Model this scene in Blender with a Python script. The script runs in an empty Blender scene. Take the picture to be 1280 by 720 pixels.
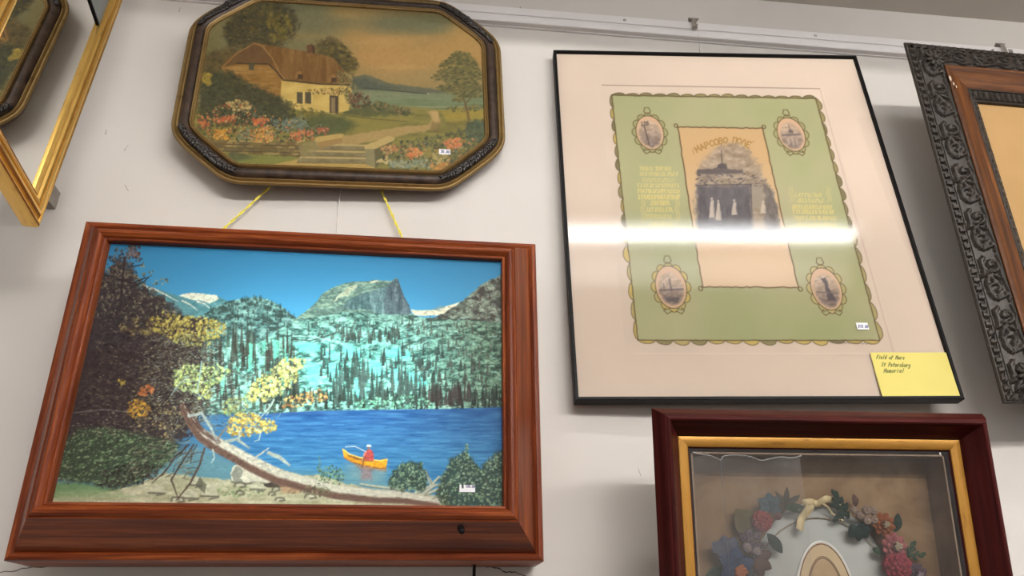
import bpy, bmesh, math, random
import numpy as np
from mathutils import Matrix, Vector

# ---------------------------------------------------------------- camera
S = bpy.context.scene
FLOOR = -1.45                       # the lens is 1.45 m above the floor; z = 0 is lens height
cam_data = bpy.data.cameras.new('camera')
cam = bpy.data.objects.new('camera', cam_data)
S.collection.objects.link(cam)
S.camera = cam
cam_data.sensor_width = 36.0
cam_data.lens = 985.0 / 1280.0 * 36.0
cam_data.clip_start = 0.02
YAW, PITCH, ROLL, DIST = 0.08846410, 0.48930892, 0.01212320, 1.08339308
_f = Vector((math.sin(YAW) * math.cos(PITCH), math.cos(YAW) * math.cos(PITCH), math.sin(PITCH)))
_r = Vector((math.cos(YAW), -math.sin(YAW), 0))
_u = _r.cross(_f)
_rr = _r * math.cos(ROLL) + _u * math.sin(ROLL)
_uu = _u * math.cos(ROLL) - _r * math.sin(ROLL)
M3 = Matrix((_rr, _uu, -_f)).transposed()
cam.matrix_world = Matrix.Translation((0, -DIST, 0)) @ M3.to_4x4()

# ---------------------------------------------------------------- world, exposure
world = bpy.data.worlds.new('shop_interior')
S.world = world
world.use_nodes = True
world.node_tree.nodes['Background'].inputs[0].default_value = (1.0, 0.975, 0.95, 1)
WORLD = 0.52
world.node_tree.nodes['Background'].inputs[1].default_value = WORLD
S.view_settings.view_transform = 'Standard'
S.view_settings.look = 'None'
S.view_settings.gamma = 1.0
S.view_settings.use_curve_mapping = False
S.view_settings.exposure = 0.13
TUBE = 150.0
LAMP = 19.0                         # radiance of the lamp inside the lit landscape picture
CEIL = 1.269

# ---------------------------------------------------------------- helpers
random.seed(7)
RNG = np.random.default_rng(11)
COL = S.collection


def tag(o, label=None, cat=None, group=None, kind=None):
    if label: o['label'] = label
    if cat: o['category'] = cat
    if group: o['group'] = group
    if kind: o['kind'] = kind
    return o


def empty(name, loc=(0, 0, 0), mat=None):
    o = bpy.data.objects.new(name, None)
    o.empty_display_size = 0.05
    COL.objects.link(o)
    if mat is not None: o.matrix_world = mat
    else: o.location = loc
    return o


def mesh(name, verts, faces, mat, parent=None, smooth=False, puv=None):
    me = bpy.data.meshes.new(name)
    me.from_pydata([tuple(map(float, v)) for v in verts], [], [tuple(map(int, f)) for f in faces])
    me.materials.append(mat)
    if puv is not None:
        a = me.attributes.new('puv', 'FLOAT_VECTOR', 'POINT')
        a.data.foreach_set('vector', np.asarray(puv, np.float32).ravel())
    if smooth:
        me.polygons.foreach_set('use_smooth', [True] * len(me.polygons))
    me.update()
    o = bpy.data.objects.new(name, me)
    COL.objects.link(o)
    if parent is not None: o.parent = parent
    return o


def sharpen(o, deg=35):
    o.data.set_sharp_from_angle(angle=math.radians(deg))
    return o


def box_vf(x0, x1, y0, y1, z0, z1):
    v = [(x0, y0, z0), (x1, y0, z0), (x1, y1, z0), (x0, y1, z0), (x0, y0, z1), (x1, y0, z1), (x1, y1, z1), (x0, y1, z1)]
    f = [(0, 3, 2, 1), (4, 5, 6, 7), (0, 1, 5, 4), (1, 2, 6, 5), (2, 3, 7, 6), (3, 0, 4, 7)]
    return v, f


def box(name, b, mat, parent=None, bevel=0.0):
    v, f = box_vf(*b)
    o = mesh(name, v, f, mat, parent)
    if bevel:
        bm = bmesh.new(); bm.from_mesh(o.data)
        bmesh.ops.bevel(bm, geom=bm.edges[:], offset=bevel, segments=2, affect='EDGES', profile=0.7)
        bm.to_mesh(o.data); bm.free()
    return o


class Bag:
    """collects shapes into one mesh"""
    def __init__(self): self.v = []; self.f = []
    def add(self, v, f):
        k = len(self.v)
        self.v += [tuple(p) for p in v]; self.f += [tuple(i + k for i in q) for q in f]
        return self
    def ball(self, c, r, rot=None, nu=10, nv=7):
        c = np.array(c, float); r = np.array(r if hasattr(r, '__len__') else (r, r, r), float)
        V = [(0, 0, 1)]
        for j in range(1, nv):
            t = math.pi * j / nv
            for i in range(nu):
                a = 2 * math.pi * i / nu
                V.append((math.sin(t) * math.cos(a), math.sin(t) * math.sin(a), math.cos(t)))
        V.append((0, 0, -1))
        V = np.array(V) * r
        if rot is not None: V = V @ np.array(rot).T
        V = V + c
        F = [(0, 1 + i, 1 + (i + 1) % nu) for i in range(nu)]
        for j in range(nv - 2):
            for i in range(nu):
                a = 1 + j * nu; b = a + nu; k = (i + 1) % nu
                F.append((a + i, b + i, b + k, a + k))
        e = len(V) - 1; a = 1 + (nv - 2) * nu
        F += [(e, a + (i + 1) % nu, a + i) for i in range(nu)]
        return self.add(V, F)
    def tube(self, pts, r, n=8):
        P = [np.array(p, float) for p in pts]; R = r if hasattr(r, '__len__') else [r] * len(P)
        V = []; F = []
        for i, p in enumerate(P):
            d = P[min(i + 1, len(P) - 1)] - P[max(i - 1, 0)]; d /= np.linalg.norm(d) + 1e-12
            a = np.cross(d, (0, 1, 0.01)); a /= np.linalg.norm(a) + 1e-9; b = np.cross(d, a)
            for k in range(n):
                t = 2 * math.pi * k / n
                V.append(p + R[i] * (math.cos(t) * a + math.sin(t) * b))
        for i in range(len(P) - 1):
            for k in range(n):
                F.append((i * n + k, i * n + (k + 1) % n, (i + 1) * n + (k + 1) % n, (i + 1) * n + k))
        F.append(tuple(range(n))[::-1]); F.append(tuple(range((len(P) - 1) * n, len(P) * n)))
        return self.add(V, F)
    def build(self, name, mat, parent=None, smooth=True):
        return mesh(name, self.v, self.f, mat, parent, smooth)


# ---- node materials
def mat_new(name):
    m = bpy.data.materials.new(name); m.use_nodes = True
    nt = m.node_tree
    return m, nt, nt.nodes['Principled BSDF']


def link(nt, a, b): nt.links.new(a, b)


def ramp(nt, fac, stops):
    r = nt.nodes.new('ShaderNodeValToRGB'); link(nt, fac, r.inputs[0])
    el = r.color_ramp.elements
    while len(el) < len(stops): el.new(0.5)
    for e, (p, c) in zip(el, stops): e.position = p; e.color = (*c, 1)
    return r.outputs[0]


def coords(nt, attr=None, scale=(1, 1, 1)):
    mp = nt.nodes.new('ShaderNodeMapping'); mp.inputs['Scale'].default_value = scale
    if attr:
        a = nt.nodes.new('ShaderNodeAttribute'); a.attribute_name = attr; link(nt, a.outputs['Vector'], mp.inputs[0])
    else:
        a = nt.nodes.new('ShaderNodeTexCoord'); link(nt, a.outputs['Object'], mp.inputs[0])
    return mp.outputs[0]


def noise(nt, vec, scale, detail=4, rough=0.55, dist=0.0):
    n = nt.nodes.new('ShaderNodeTexNoise'); link(nt, vec, n.inputs['Vector'])
    n.inputs['Scale'].default_value = scale; n.inputs['Detail'].default_value = detail
    n.inputs['Roughness'].default_value = rough; n.inputs['Distortion'].default_value = dist
    return n.outputs['Fac']


def bump(nt, h, bsdf, strength, dist=0.001):
    b = nt.nodes.new('ShaderNodeBump'); b.inputs['Strength'].default_value = strength
    b.inputs['Distance'].default_value = dist
    link(nt, h, b.inputs['Height']); link(nt, b.outputs[0], bsdf.inputs['Normal'])


def lin(c):
    return tuple((x / 255 / 12.92 if x / 255 <= .04045 else ((x / 255 + .055) / 1.055) ** 2.4) for x in c)


def plain(name, rgb, rough=0.5, metal=0.0, var=0.12, scale=40, spec=0.5, attr=None, relief=0.0):
    m, nt, b = mat_new(name)
    c = lin(rgb); v = coords(nt, attr)
    n = noise(nt, v, scale)
    lo = tuple(x * (1 - var) for x in c); hi = tuple(min(1, x * (1 + var)) for x in c)
    link(nt, ramp(nt, n, [(.3, lo), (.7, hi)]), b.inputs['Base Color'])
    b.inputs['Roughness'].default_value = rough; b.inputs['Metallic'].default_value = metal
    b.inputs['Specular IOR Level'].default_value = spec
    if relief: bump(nt, n, b, relief)
    return m


def wood(name, dark, mid, light, rough=0.32, scale=1.0, coat=0.3, spec=0.5):
    """grain runs along the first component of the rail coordinates"""
    m, nt, b = mat_new(name)
    v = coords(nt, 'puv', (3.0 * scale, 75 * scale, 1))
    n1 = noise(nt, v, 1.0, 6, .62, .6)
    v2 = coords(nt, 'puv', (14 * scale, 420 * scale, 1))
    n2 = noise(nt, v2, 1.0, 3, .6, .2)
    mx = nt.nodes.new('ShaderNodeMath'); mx.operation = 'MULTIPLY_ADD'; mx.inputs[1].default_value = .35
    link(nt, n2, mx.inputs[0]); ad = nt.nodes.new('ShaderNodeMath'); ad.operation = 'MULTIPLY'; ad.inputs[1].default_value = .72
    link(nt, n1, ad.inputs[0]); link(nt, ad.outputs[0], mx.inputs[2])
    link(nt, ramp(nt, mx.outputs[0], [(.34, lin(dark)), (.52, lin(mid)), (.72, lin(light))]), b.inputs['Base Color'])
    b.inputs['Roughness'].default_value = rough; b.inputs['Specular IOR Level'].default_value = spec
    b.inputs['Coat Weight'].default_value = coat; b.inputs['Coat Roughness'].default_value = .18
    bump(nt, n2, b, .12, .0006)
    return m


def gilt(name, rgb, rough=.33, attr='puv', dirt=(70, 45, 18), metal=.85):
    m, nt, b = mat_new(name)
    v = coords(nt, attr, (30, 160, 1) if attr else (60, 60, 60))
    n = noise(nt, v, 1.0, 5, .65)
    link(nt, ramp(nt, n, [(.26, lin(dirt)), (.42, lin(rgb)), (.8, tuple(min(1, x * 1.15) for x in lin(rgb)))]), b.inputs['Base Color'])
    b.inputs['Metallic'].default_value = metal; b.inputs['Roughness'].default_value = rough
    bump(nt, n, b, .25, .0006)
    return m


def clear_glass(name, gloss_ior=1.5, tint=(1, 1, 1), rough=0.0, haze=0.0):
    """thin pane: straight transmission plus Fresnel mirror reflection"""
    m = bpy.data.materials.new(name); m.use_nodes = True; nt = m.node_tree
    nt.nodes.clear()
    out = nt.nodes.new('ShaderNodeOutputMaterial'); tr = nt.nodes.new('ShaderNodeBsdfTransparent')
    gl = nt.nodes.new('ShaderNodeBsdfGlossy'); fr = nt.nodes.new('ShaderNodeFresnel'); mx = nt.nodes.new('ShaderNodeMixShader')
    tr.inputs[0].default_value = (*tint, 1); gl.inputs['Roughness'].default_value = rough
    fr.inputs['IOR'].default_value = gloss_ior
    link(nt, fr.outputs[0], mx.inputs[0]); link(nt, tr.outputs[0], mx.inputs[1]); link(nt, gl.outputs[0], mx.inputs[2])
    last = mx.outputs[0]
    if haze:
        df = nt.nodes.new('ShaderNodeBsdfDiffuse'); df.inputs[0].default_value = (.8, .78, .75, 1)
        n = noise(nt, coords(nt), 30, 4)
        mu = nt.nodes.new('ShaderNodeMath'); mu.operation = 'MULTIPLY'; mu.inputs[1].default_value = haze * 2; link(nt, n, mu.inputs[0])
        m2 = nt.nodes.new('ShaderNodeMixShader'); link(nt, mu.outputs[0], m2.inputs[0]); link(nt, last, m2.inputs[1]); link(nt, df.outputs[0], m2.inputs[2])
        last = m2.outputs[0]
    link(nt, last, out.inputs[0])
    return m


def glow(name, rgb, strength):
    m = bpy.data.materials.new(name); m.use_nodes = True; nt = m.node_tree; nt.nodes.clear()
    out = nt.nodes.new('ShaderNodeOutputMaterial'); e = nt.nodes.new('ShaderNodeEmission')
    e.inputs[0].default_value = (*rgb, 1); e.inputs[1].default_value = strength
    link(nt, e.outputs[0], out.inputs[0])
    return m


def print_mat(name, rough=.5, spec=.3, translucent=0.0):
    m, nt, b = mat_new(name)
    a = nt.nodes.new('ShaderNodeAttribute'); a.attribute_name = 'ink'
    link(nt, a.outputs['Color'], b.inputs['Base Color'])
    b.inputs['Roughness'].default_value = rough; b.inputs['Specular IOR Level'].default_value = spec
    if translucent:
        t = nt.nodes.new('ShaderNodeBsdfTranslucent'); link(nt, a.outputs['Color'], t.inputs[0])
        mx = nt.nodes.new('ShaderNodeMixShader'); mx.inputs[0].default_value = translucent
        link(nt, b.outputs[0], mx.inputs[1]); link(nt, t.outputs[0], mx.inputs[2])
        link(nt, mx.outputs[0], nt.nodes['Material Output'].inputs[0])
    return m


# ---- picture frames: each hangs by its bottom centre; local x right, y into the wall, z up the face
def hang(name, x, y, z, inp, lean, sw):
    m = Matrix.Rotation(sw, 4, 'Z') @ Matrix.Rotation(lean, 4, 'X') @ Matrix.Rotation(-inp, 4, 'Y')
    return empty(name, mat=Matrix.Translation((x, y, z)) @ m)


def rails(parent, w, h, prof, bands, n=1, relief=None, hole=None, x0=None, z0=0.0):
    """four mitred rails. prof: list of (inset, height) from the back outside to the front inside.
    bands: list of (part name, first, last, material). Returns {(name, side): object}"""
    x0 = -w / 2 if x0 is None else x0
    c = [np.array(p) for p in ((x0, z0), (x0 + w, z0), (x0 + w, z0 + h), (x0, z0 + h))]
    out = {}
    for side in range(4):
        A, B = c[side], c[(side + 1) % 4]
        T = (B - A) / np.linalg.norm(B - A); N = np.array([-T[1], T[0]]); L = np.linalg.norm(B - A)
        for (name, i0, i1, mat) in bands:
            pr = prof[i0:i1 + 1]; k = len(pr)
            arc = [0]
            for a, b in zip(pr, pr[1:]): arc.append(arc[-1] + math.hypot(b[0] - a[0], b[1] - a[1]))
            ns = n if not callable(n) else n(L)
            V = []; U = []; F = []
            for j in range(ns + 1):
                t = j / ns
                for q, (o, hh) in enumerate(pr):
                    s = o + (L - 2 * o) * t
                    dz = relief(name, s, o, L) if relief else 0.0
                    p = A + N * o + T * s
                    V.append((p[0], -(hh + dz), p[1])); U.append((s + side * 1.37, arc[q] + i0 * .03, side))
            for j in range(ns):
                for q in range(k - 1):
                    F.append((j * k + q, j * k + q + 1, (j + 1) * k + q + 1, (j + 1) * k + q))
            F = [f[::-1] for f in F]
            o = mesh(name, V, F, mat, parent, smooth=True, puv=U)
            sharpen(o, 28)
            out[(name, side)] = o
    return out


def smooth_poly(pts, n):
    """Catmull-Rom through the points"""
    P = [np.array(p, float) for p in pts]; out = []
    for i in range(len(P) - 1):
        p0 = P[max(i - 1, 0)]; p1 = P[i]; p2 = P[i + 1]; p3 = P[min(i + 2, len(P) - 1)]
        for k in range(n):
            t = k / n
            out.append(.5 * ((2 * p1) + (-p0 + p2) * t + (2 * p0 - 5 * p1 + 4 * p2 - p3) * t * t + (-p0 + 3 * p1 - 3 * p2 + p3) * t ** 3))
    out.append(P[-1])
    return out


# ---------------------------------------------------------------- flat print: a small painter on the sheet's own grid
def nz(X, Y, sx, sy=None, seed=0, octv=4, rough=.55):
    sy = sy or sx; out = np.zeros(X.shape); amp = 1.0; tot = 0
    for o in range(octv):
        g = np.random.default_rng(seed * 131 + o).random((64, 64))
        x = X / sx * 2 ** o + 17.3 * o; y = Y / sy * 2 ** o + 9.1 * o
        xi = np.floor(x).astype(int); yi = np.floor(y).astype(int); fx = x - xi; fy = y - yi
        fx = fx * fx * (3 - 2 * fx); fy = fy * fy * (3 - 2 * fy)
        a = g[yi % 64, xi % 64]; b = g[yi % 64, (xi + 1) % 64]; c = g[(yi + 1) % 64, xi % 64]; d = g[(yi + 1) % 64, (xi + 1) % 64]
        out += amp * ((a * (1 - fx) + b * fx) * (1 - fy) + (c * (1 - fx) + d * fx) * fy); tot += amp; amp *= rough
    return out / tot


class Sheet:
    """H maps the sheet's metres (u right, v up) to the drawing's own units, in which artwork is laid out"""
    def __init__(s, u0, u1, v0, v1, nu, nv, H, bg):
        s.b = (u0, u1, v0, v1); s.nu, s.nv = nu, nv
        s.H = np.array(H); s.Hi = np.linalg.inv(s.H)
        u = np.linspace(u0, u1, nu); v = np.linspace(v0, v1, nv); U, V = np.meshgrid(u, v)
        w = s.H[2, 0] * U + s.H[2, 1] * V + s.H[2, 2]
        s.X = (s.H[0, 0] * U + s.H[0, 1] * V + s.H[0, 2]) / w
        s.Y = (s.H[1, 0] * U + s.H[1, 1] * V + s.H[1, 2]) / w
        s.U, s.V = U, V
        s.C = np.empty((nv, nu, 3)); s.C[:] = bg
        s.px = abs(s.X[nv // 2, nu // 2 + 1] - s.X[nv // 2, nu // 2])
    def win(s, pts, pad):
        P = np.array(pts, float); q = np.concatenate([P + d for d in ((-pad, -pad), (pad, -pad), (pad, pad), (-pad, pad))])
        w = s.Hi[2, 0] * q[:, 0] + s.Hi[2, 1] * q[:, 1] + s.Hi[2, 2]
        u = (s.Hi[0, 0] * q[:, 0] + s.Hi[0, 1] * q[:, 1] + s.Hi[0, 2]) / w
        v = (s.Hi[1, 0] * q[:, 0] + s.Hi[1, 1] * q[:, 1] + s.Hi[1, 2]) / w
        i0 = int((u.min() - s.b[0]) / (s.b[1] - s.b[0]) * (s.nu - 1)); i1 = int((u.max() - s.b[0]) / (s.b[1] - s.b[0]) * (s.nu - 1)) + 2
        j0 = int((v.min() - s.b[2]) / (s.b[3] - s.b[2]) * (s.nv - 1)); j1 = int((v.max() - s.b[2]) / (s.b[3] - s.b[2]) * (s.nv - 1)) + 2
        return slice(max(j0, 0), max(min(j1, s.nv), 0)), slice(max(i0, 0), max(min(i1, s.nu), 0))
    def mix(s, w, m, col, a=1.0):
        m = np.clip(m * a, 0, 1)[..., None]
        s.C[w] = s.C[w] * (1 - m) + np.asarray(col, float) * m
    def pmask(s, pts, soft=.6, wob=0, seed=1):
        w = s.win(pts, soft * 2 + wob * 2 + 1); X = s.X[w]; Y = s.Y[w]
        if X.size == 0: return w, X
        if wob:
            X = X + (nz(X, Y, 5, seed=seed, octv=3) - .5) * 4 * wob; Y = Y + (nz(X, Y, 5, seed=seed + 1, octv=3) - .5) * 4 * wob
        ins = np.zeros(X.shape, bool); D = np.full(X.shape, 1e9); n = len(pts)
        for i in range(n):
            x1, y1 = pts[i]; x2, y2 = pts[(i + 1) % n]
            if y1 != y2:
                ins ^= ((y1 > Y) != (y2 > Y)) & (X < (x2 - x1) * (Y - y1) / (y2 - y1) + x1)
            dx, dy = x2 - x1, y2 - y1
            t = np.clip(((X - x1) * dx + (Y - y1) * dy) / (dx * dx + dy * dy + 1e-9), 0, 1)
            D = np.minimum(D, (X - x1 - t * dx) ** 2 + (Y - y1 - t * dy) ** 2)
        D = np.sqrt(D) * np.where(ins, 1, -1)
        return w, np.clip(.5 + D / (2 * soft), 0, 1)
    def poly(s, pts, col, a=1.0, soft=.6, wob=0, seed=1, tex=None):
        w, m = s.pmask(pts, soft, wob, seed)
        if m.size == 0: return
        c = np.asarray(col, float)
        if tex is not None: c = tex(s.X[w], s.Y[w])
        s.mix(w, m, c, a)
    def stroke(s, pts, wd, col, a=1.0, soft=.6, wob=0):
        wd = wd if hasattr(wd, '__len__') else [wd] * len(pts)
        w = s.win(pts, max(wd) + 1.5); X = s.X[w]; Y = s.Y[w]
        if X.size == 0: return
        if wob: X = X + (nz(X, Y, 6, seed=5, octv=2) - .5) * wob * 4; Y = Y + (nz(X, Y, 6, seed=6, octv=2) - .5) * wob * 4
        m = np.zeros(X.shape)
        for i in range(len(pts) - 1):
            x1, y1 = pts[i]; x2, y2 = pts[i + 1]; dx, dy = x2 - x1, y2 - y1
            t = np.clip(((X - x1) * dx + (Y - y1) * dy) / (dx * dx + dy * dy + 1e-9), 0, 1)
            d = np.sqrt((X - x1 - t * dx) ** 2 + (Y - y1 - t * dy) ** 2)
            m = np.maximum(m, np.clip(.5 + ((wd[i] + (wd[i + 1] - wd[i]) * t) / 2 - d) / (2 * soft), 0, 1))
        s.mix(w, m, col, a)
    def dab(s, x, y, rx, ry, ang, col, a=1.0, soft=.5):
        R = max(rx, ry) + .8
        w = s.win([(x, y)], R); X = s.X[w] - x; Y = s.Y[w] - y
        if X.size == 0: return
        c, q = math.cos(ang), math.sin(ang)
        p = (X * c + Y * q) / rx; t = (Y * c - X * q) / ry
        d = np.sqrt(p * p + t * t)
        s.mix(w, np.clip((1 - d) / soft * .5 + .25, 0, 1) if soft < 1 else np.clip(1 - d, 0, 1), col, a)
    def dabs(s, n, region, cols, r=(1, 2.4), asp=.6, ang=(0, 3.14), a=(.6, 1), seed=1, jit=18, dens=None):
        """n brush marks scattered inside a polygon"""
        R = random.Random(seed); xs = [p[0] for p in region]; ys = [p[1] for p in region]; k = 0; tries = 0
        while k < n and tries < n * 12:
            tries += 1
            x = R.uniform(min(xs), max(xs)); y = R.uniform(min(ys), max(ys)); ins = False; m = len(region)
            for i in range(m):
                x1, y1 = region[i]; x2, y2 = region[(i + 1) % m]
                if (y1 > y) != (y2 > y) and x < (x2 - x1) * (y - y1) / (y2 - y1) + x1: ins = not ins
            if not ins: continue
            k += 1
            c = R.choice(cols); j = R.uniform(-jit, jit)
            q = R.uniform(*r)
            s.dab(x, y, q, max(.45, q * asp * R.uniform(.7, 1.3)), R.uniform(*ang), [v + j for v in c], R.uniform(*a))
    def conifer(s, x, yb, h, wd, col, a=.95):
        w = s.win([(x - wd, yb - h), (x + wd, yb)], 1); X = s.X[w]; Y = s.Y[w]
        if X.size == 0: return
        t = (Y - (yb - h)) / h
        half = wd * np.clip(t, 0, 1) ** .8 * (.62 + .38 * np.mod(t * h / 3.2 + x * .37, 1)) + .25
        m = np.clip(.5 + (half - np.abs(X - x)) / 1.0, 0, 1) * (t > -.03) * (t < 1.0)
        s.mix(w, m, col, a)
    def build(s, name, mat, parent, h, gain=1.0, keep=None):
        C = np.clip(s.C, 0, 255) / 255
        L = np.where(C <= .04045, C / 12.92, ((C + .055) / 1.055) ** 2.4) * np.asarray(gain)
        L = np.clip(L, 0, .92)
        nv, nu = s.nv, s.nu
        co = np.stack([s.U, np.full(s.U.shape, -h), s.V], -1).reshape(-1, 3)
        idx = np.arange(nv * nu).reshape(nv, nu)
        q = np.stack([idx[:-1, :-1], idx[:-1, 1:], idx[1:, 1:], idx[1:, :-1]], -1)
        if keep is not None:
            kk = keep(s.U, s.V); q = q[kk[:-1, :-1] & kk[1:, 1:] & kk[1:, :-1] & kk[:-1, 1:]]
        q = q.reshape(-1, 4)
        used = np.unique(q); remap = np.zeros(nv * nu, int); remap[used] = np.arange(len(used))
        q = remap[q]; co = co[used]; rgb = L.reshape(-1, 3)[used]
        me = bpy.data.meshes.new(name)
        me.vertices.add(len(co)); me.vertices.foreach_set('co', co.astype(np.float32).ravel())
        me.loops.add(q.size); me.loops.foreach_set('vertex_index', q.astype(np.int32).ravel())
        me.polygons.add(len(q)); me.polygons.foreach_set('loop_start', np.arange(0, q.size, 4, dtype=np.int32))
        me.update(calc_edges=True)
        at = me.color_attributes.new('ink', 'FLOAT_COLOR', 'POINT')
        at.data.foreach_set('color', np.concatenate([rgb, np.ones((len(rgb), 1))], 1).astype(np.float32).ravel())
        me.materials.append(mat)
        o = bpy.data.objects.new(name, me); COL.objects.link(o); o.parent = parent
        return o

# ---------------------------------------------------------------- artwork 1: mountain lake with a canoe
H_LAKE = [[1191.7448, 286.5937, 348.5208], [97.3651, -845.6182, 695.9681], [0.1372, 0.4669, 1.0]]
H_OCT = [[851.2542, 198.0419, 423.6991], [53.7757, -571.1908, 233.0101], [0.1077, 0.3645, 1.0]]
H_BLACK = [[894.668, 256.3785, 964.5623], [18.708, -605.8396, 500.4995], [0.0422, 0.4273, 1.0]]
H_SHADOW = [[1144.4601, 214.2575, 1053.0231], [63.2295, -925.0753, 1014.3751], [0.0881, 0.3279, 1.0]]


def jit(c, k, q):
    j = q.uniform(-k, k)
    return [v + j for v in c]


def paint_lake():
    s = Sheet(-.2515, .2565, .0575, .3870, 640, 410, H_LAKE, (72, 148, 192))
    X, Y = s.X, s.Y; A = lambda *c: np.array(c, float)
    R = random.Random(3)
    # sky
    t = np.clip((Y - 300) / 100, 0, 1)[..., None]
    s.C[:] = A(52, 122, 165) * (1 - t) + A(84, 158, 200) * t
    # far snow range
    far = [(170, 345), (185, 358), (200, 362), (222, 370), (240, 366), (272, 370), (300, 384), (330, 400), (330, 450), (150, 450)]
    s.poly(far, (104, 150, 150), tex=lambda x, y: A(92, 140, 146) + (nz(x, y, 9, 5, 3)[..., None] - .5) * 60)
    s.poly([(223, 369), (240, 366), (270, 369), (274, 374), (262, 379), (250, 376), (236, 374)], (226, 220, 198), wob=.5)
    for a in ([(190, 360), (206, 368), (223, 377)], [(228, 376), (238, 381), (247, 388)], [(247, 377), (256, 380), (262, 385)], [(180, 357), (192, 363)]):
        s.stroke(a, [2.4, 1.8, .8][:len(a)], (216, 216, 200), .95)
    # rounded hill
    hill = [(242, 402), (255, 393), (270, 383), (285, 376), (302, 373), (318, 371), (335, 374), (346, 379), (356, 387), (372, 399), (380, 408), (384, 440), (230, 440)]
    rock = lambda x, y, sd, d, m, l, sx=9, sy=4.5: (lambda n: np.where((n > .5)[..., None], A(*m) + ((n - .5) * 5).clip(0, 1)[..., None] * (A(*l) - A(*m)), A(*m) + ((.5 - n) * 7).clip(0, 1)[..., None] * (A(*d) - A(*m))))(nz(x, y, sx, sy, sd, 4, .62))
    s.poly(hill, 0, wob=.6, tex=lambda x, y: rock(x, y, 8, (58, 72, 68), (92, 128, 124), (146, 182, 174), 8, 5))
    for k in range(150):
        x = R.uniform(246, 384); yt = np.interp(x, [242, 270, 302, 318, 346, 372, 384], [402, 383, 373, 371, 379, 399, 412])
        s.conifer(x, yt + R.uniform(2, 5) + R.random() ** 2 * 34, R.uniform(4, 8), R.uniform(.9, 1.6), jit((62, 78, 72), 12, R), R.uniform(.5, .85))
    # flat topped peak
    pk = [(360, 408), (372, 396), (386, 386), (397, 376), (402, 368), (412, 361), (425, 356), (440, 352), (455, 352), (470, 350), (484, 351), (491, 351), (494, 347), (497, 349), (500, 358), (504, 370), (510, 380), (513, 391), (520, 396), (560, 402), (560, 430), (360, 430)]
    s.poly(pk, 0, wob=.4, tex=lambda x, y: rock(x, y, 12, (92, 112, 104), (112, 138, 126), (146, 166, 146), 8, 3) + (nz(x, y, 3, 2, 44, 3)[..., None] - .5) * 46)
    s.poly([(430, 363), (438, 357), (447, 355), (443, 362), (434, 370), (424, 373), (410, 382), (420, 372)], (196, 196, 168), .85, wob=1.1)
    s.poly([(462, 352), (472, 350), (474, 352), (464, 354)], (214, 210, 190), .8)
    cliff = lambda x, y: A(90, 104, 110) + (nz(x, y, 2.6, 11, 21, 3)[..., None] - .5) * 62
    s.poly([(484, 358), (494, 348), (497, 350), (500, 359), (505, 372), (511, 382), (513, 393), (480, 393), (478, 376)], 0, wob=.3, tex=cliff)
    s.poly([(462, 366), (474, 360), (485, 358), (480, 376), (481, 393), (470, 392), (462, 380)], 0, wob=.3, tex=lambda x, y: cliff(x, y) + A(14, 24, 20))
    s.poly([(428, 383), (440, 372), (455, 366), (463, 365), (462, 378), (468, 388), (452, 386), (440, 388)], 0, wob=.4, tex=lambda x, y: cliff(x, y) + A(-4, 6, 2))
    s.stroke([(497, 349), (500, 359), (505, 372), (511, 382), (513, 391)], 1.3, (66, 72, 78), .8)
    # saddle of snow
    s.poly([(513, 387), (526, 388), (541, 387), (552, 384), (563, 381), (576, 377), (566, 386), (552, 394), (532, 395), (518, 394)], (222, 210, 182), wob=.4)
    s.poly([(540, 387), (550, 382), (558, 383), (548, 388)], (122, 150, 160), .8)
    # right ridge
    rd = [(540, 398), (556, 391), (570, 382), (580, 375), (590, 367), (600, 357), (610, 352), (620, 347), (634, 341), (640, 440), (520, 440)]
    s.poly(rd, 0, wob=.8, tex=lambda x, y: rock(x, y, 31, (70, 66, 62), (104, 110, 98), (150, 158, 140), 7, 4.5))
    s.dabs(200, [(585, 372), (612, 352), (634, 341), (636, 405), (590, 400)], [(74, 58, 54), (88, 70, 62), (66, 70, 62), (140, 140, 124)], (.8, 2), seed=5)
    s.poly([(554, 410), (561, 408), (560, 412)], (226, 226, 206))
    # the great slope of boulders
    slope = [(60, 440), (240, 430), (330, 425), (362, 404), (378, 398), (400, 396), (430, 390), (470, 392), (515, 394), (545, 399), (580, 400), (640, 404), (640, 520), (60, 520)]
    def slope_tex(x, y):
        c = rock(x, y, 41, (66, 82, 76), (116, 142, 132), (156, 182, 168), 8, 4.2) + (nz(x, y, 3.2, 2.0, 43, 3)[..., None] - .5) * 70
        g = np.exp(-(((x - 430) / 150) ** 2 + ((y - 455) / 60) ** 2))[..., None]
        c = c * (1 - .55 * g) + (c * A(.72, 1.12, 1.10) + A(10, 26, 26)) * .55 * g     # backlight's cyan glow painted into the print colour at mid slope
        e = np.clip((x - 520) / 90, 0, 1)[..., None]
        return c * (1 - e) + c * A(.86, .86, .78) * e
    s.poly(slope, 0, wob=.8, tex=slope_tex)
    for k in range(520):          # ledges and cracks
        x = R.uniform(362, 628); y = R.uniform(398, 505); L = R.uniform(3, 11); a = R.uniform(-.45, .25)
        d = R.random() < .55
        s.stroke([(x, y), (x + L * .5, y + L * .5 * math.sin(a) - R.uniform(0, 1.2)), (x + L, y + L * math.sin(a))], [.5, R.uniform(.9, 1.9), .4], (50, 62, 58) if d else (176, 214, 204), R.uniform(.45, .8))
    s.stroke([(366, 424), (388, 426), (402, 422), (420, 416)], 1.8, (58, 62, 58), .8)
    s.stroke([(366, 420), (392, 421), (425, 428), (440, 437)], 2.4, (176, 214, 202), .6)
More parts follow.
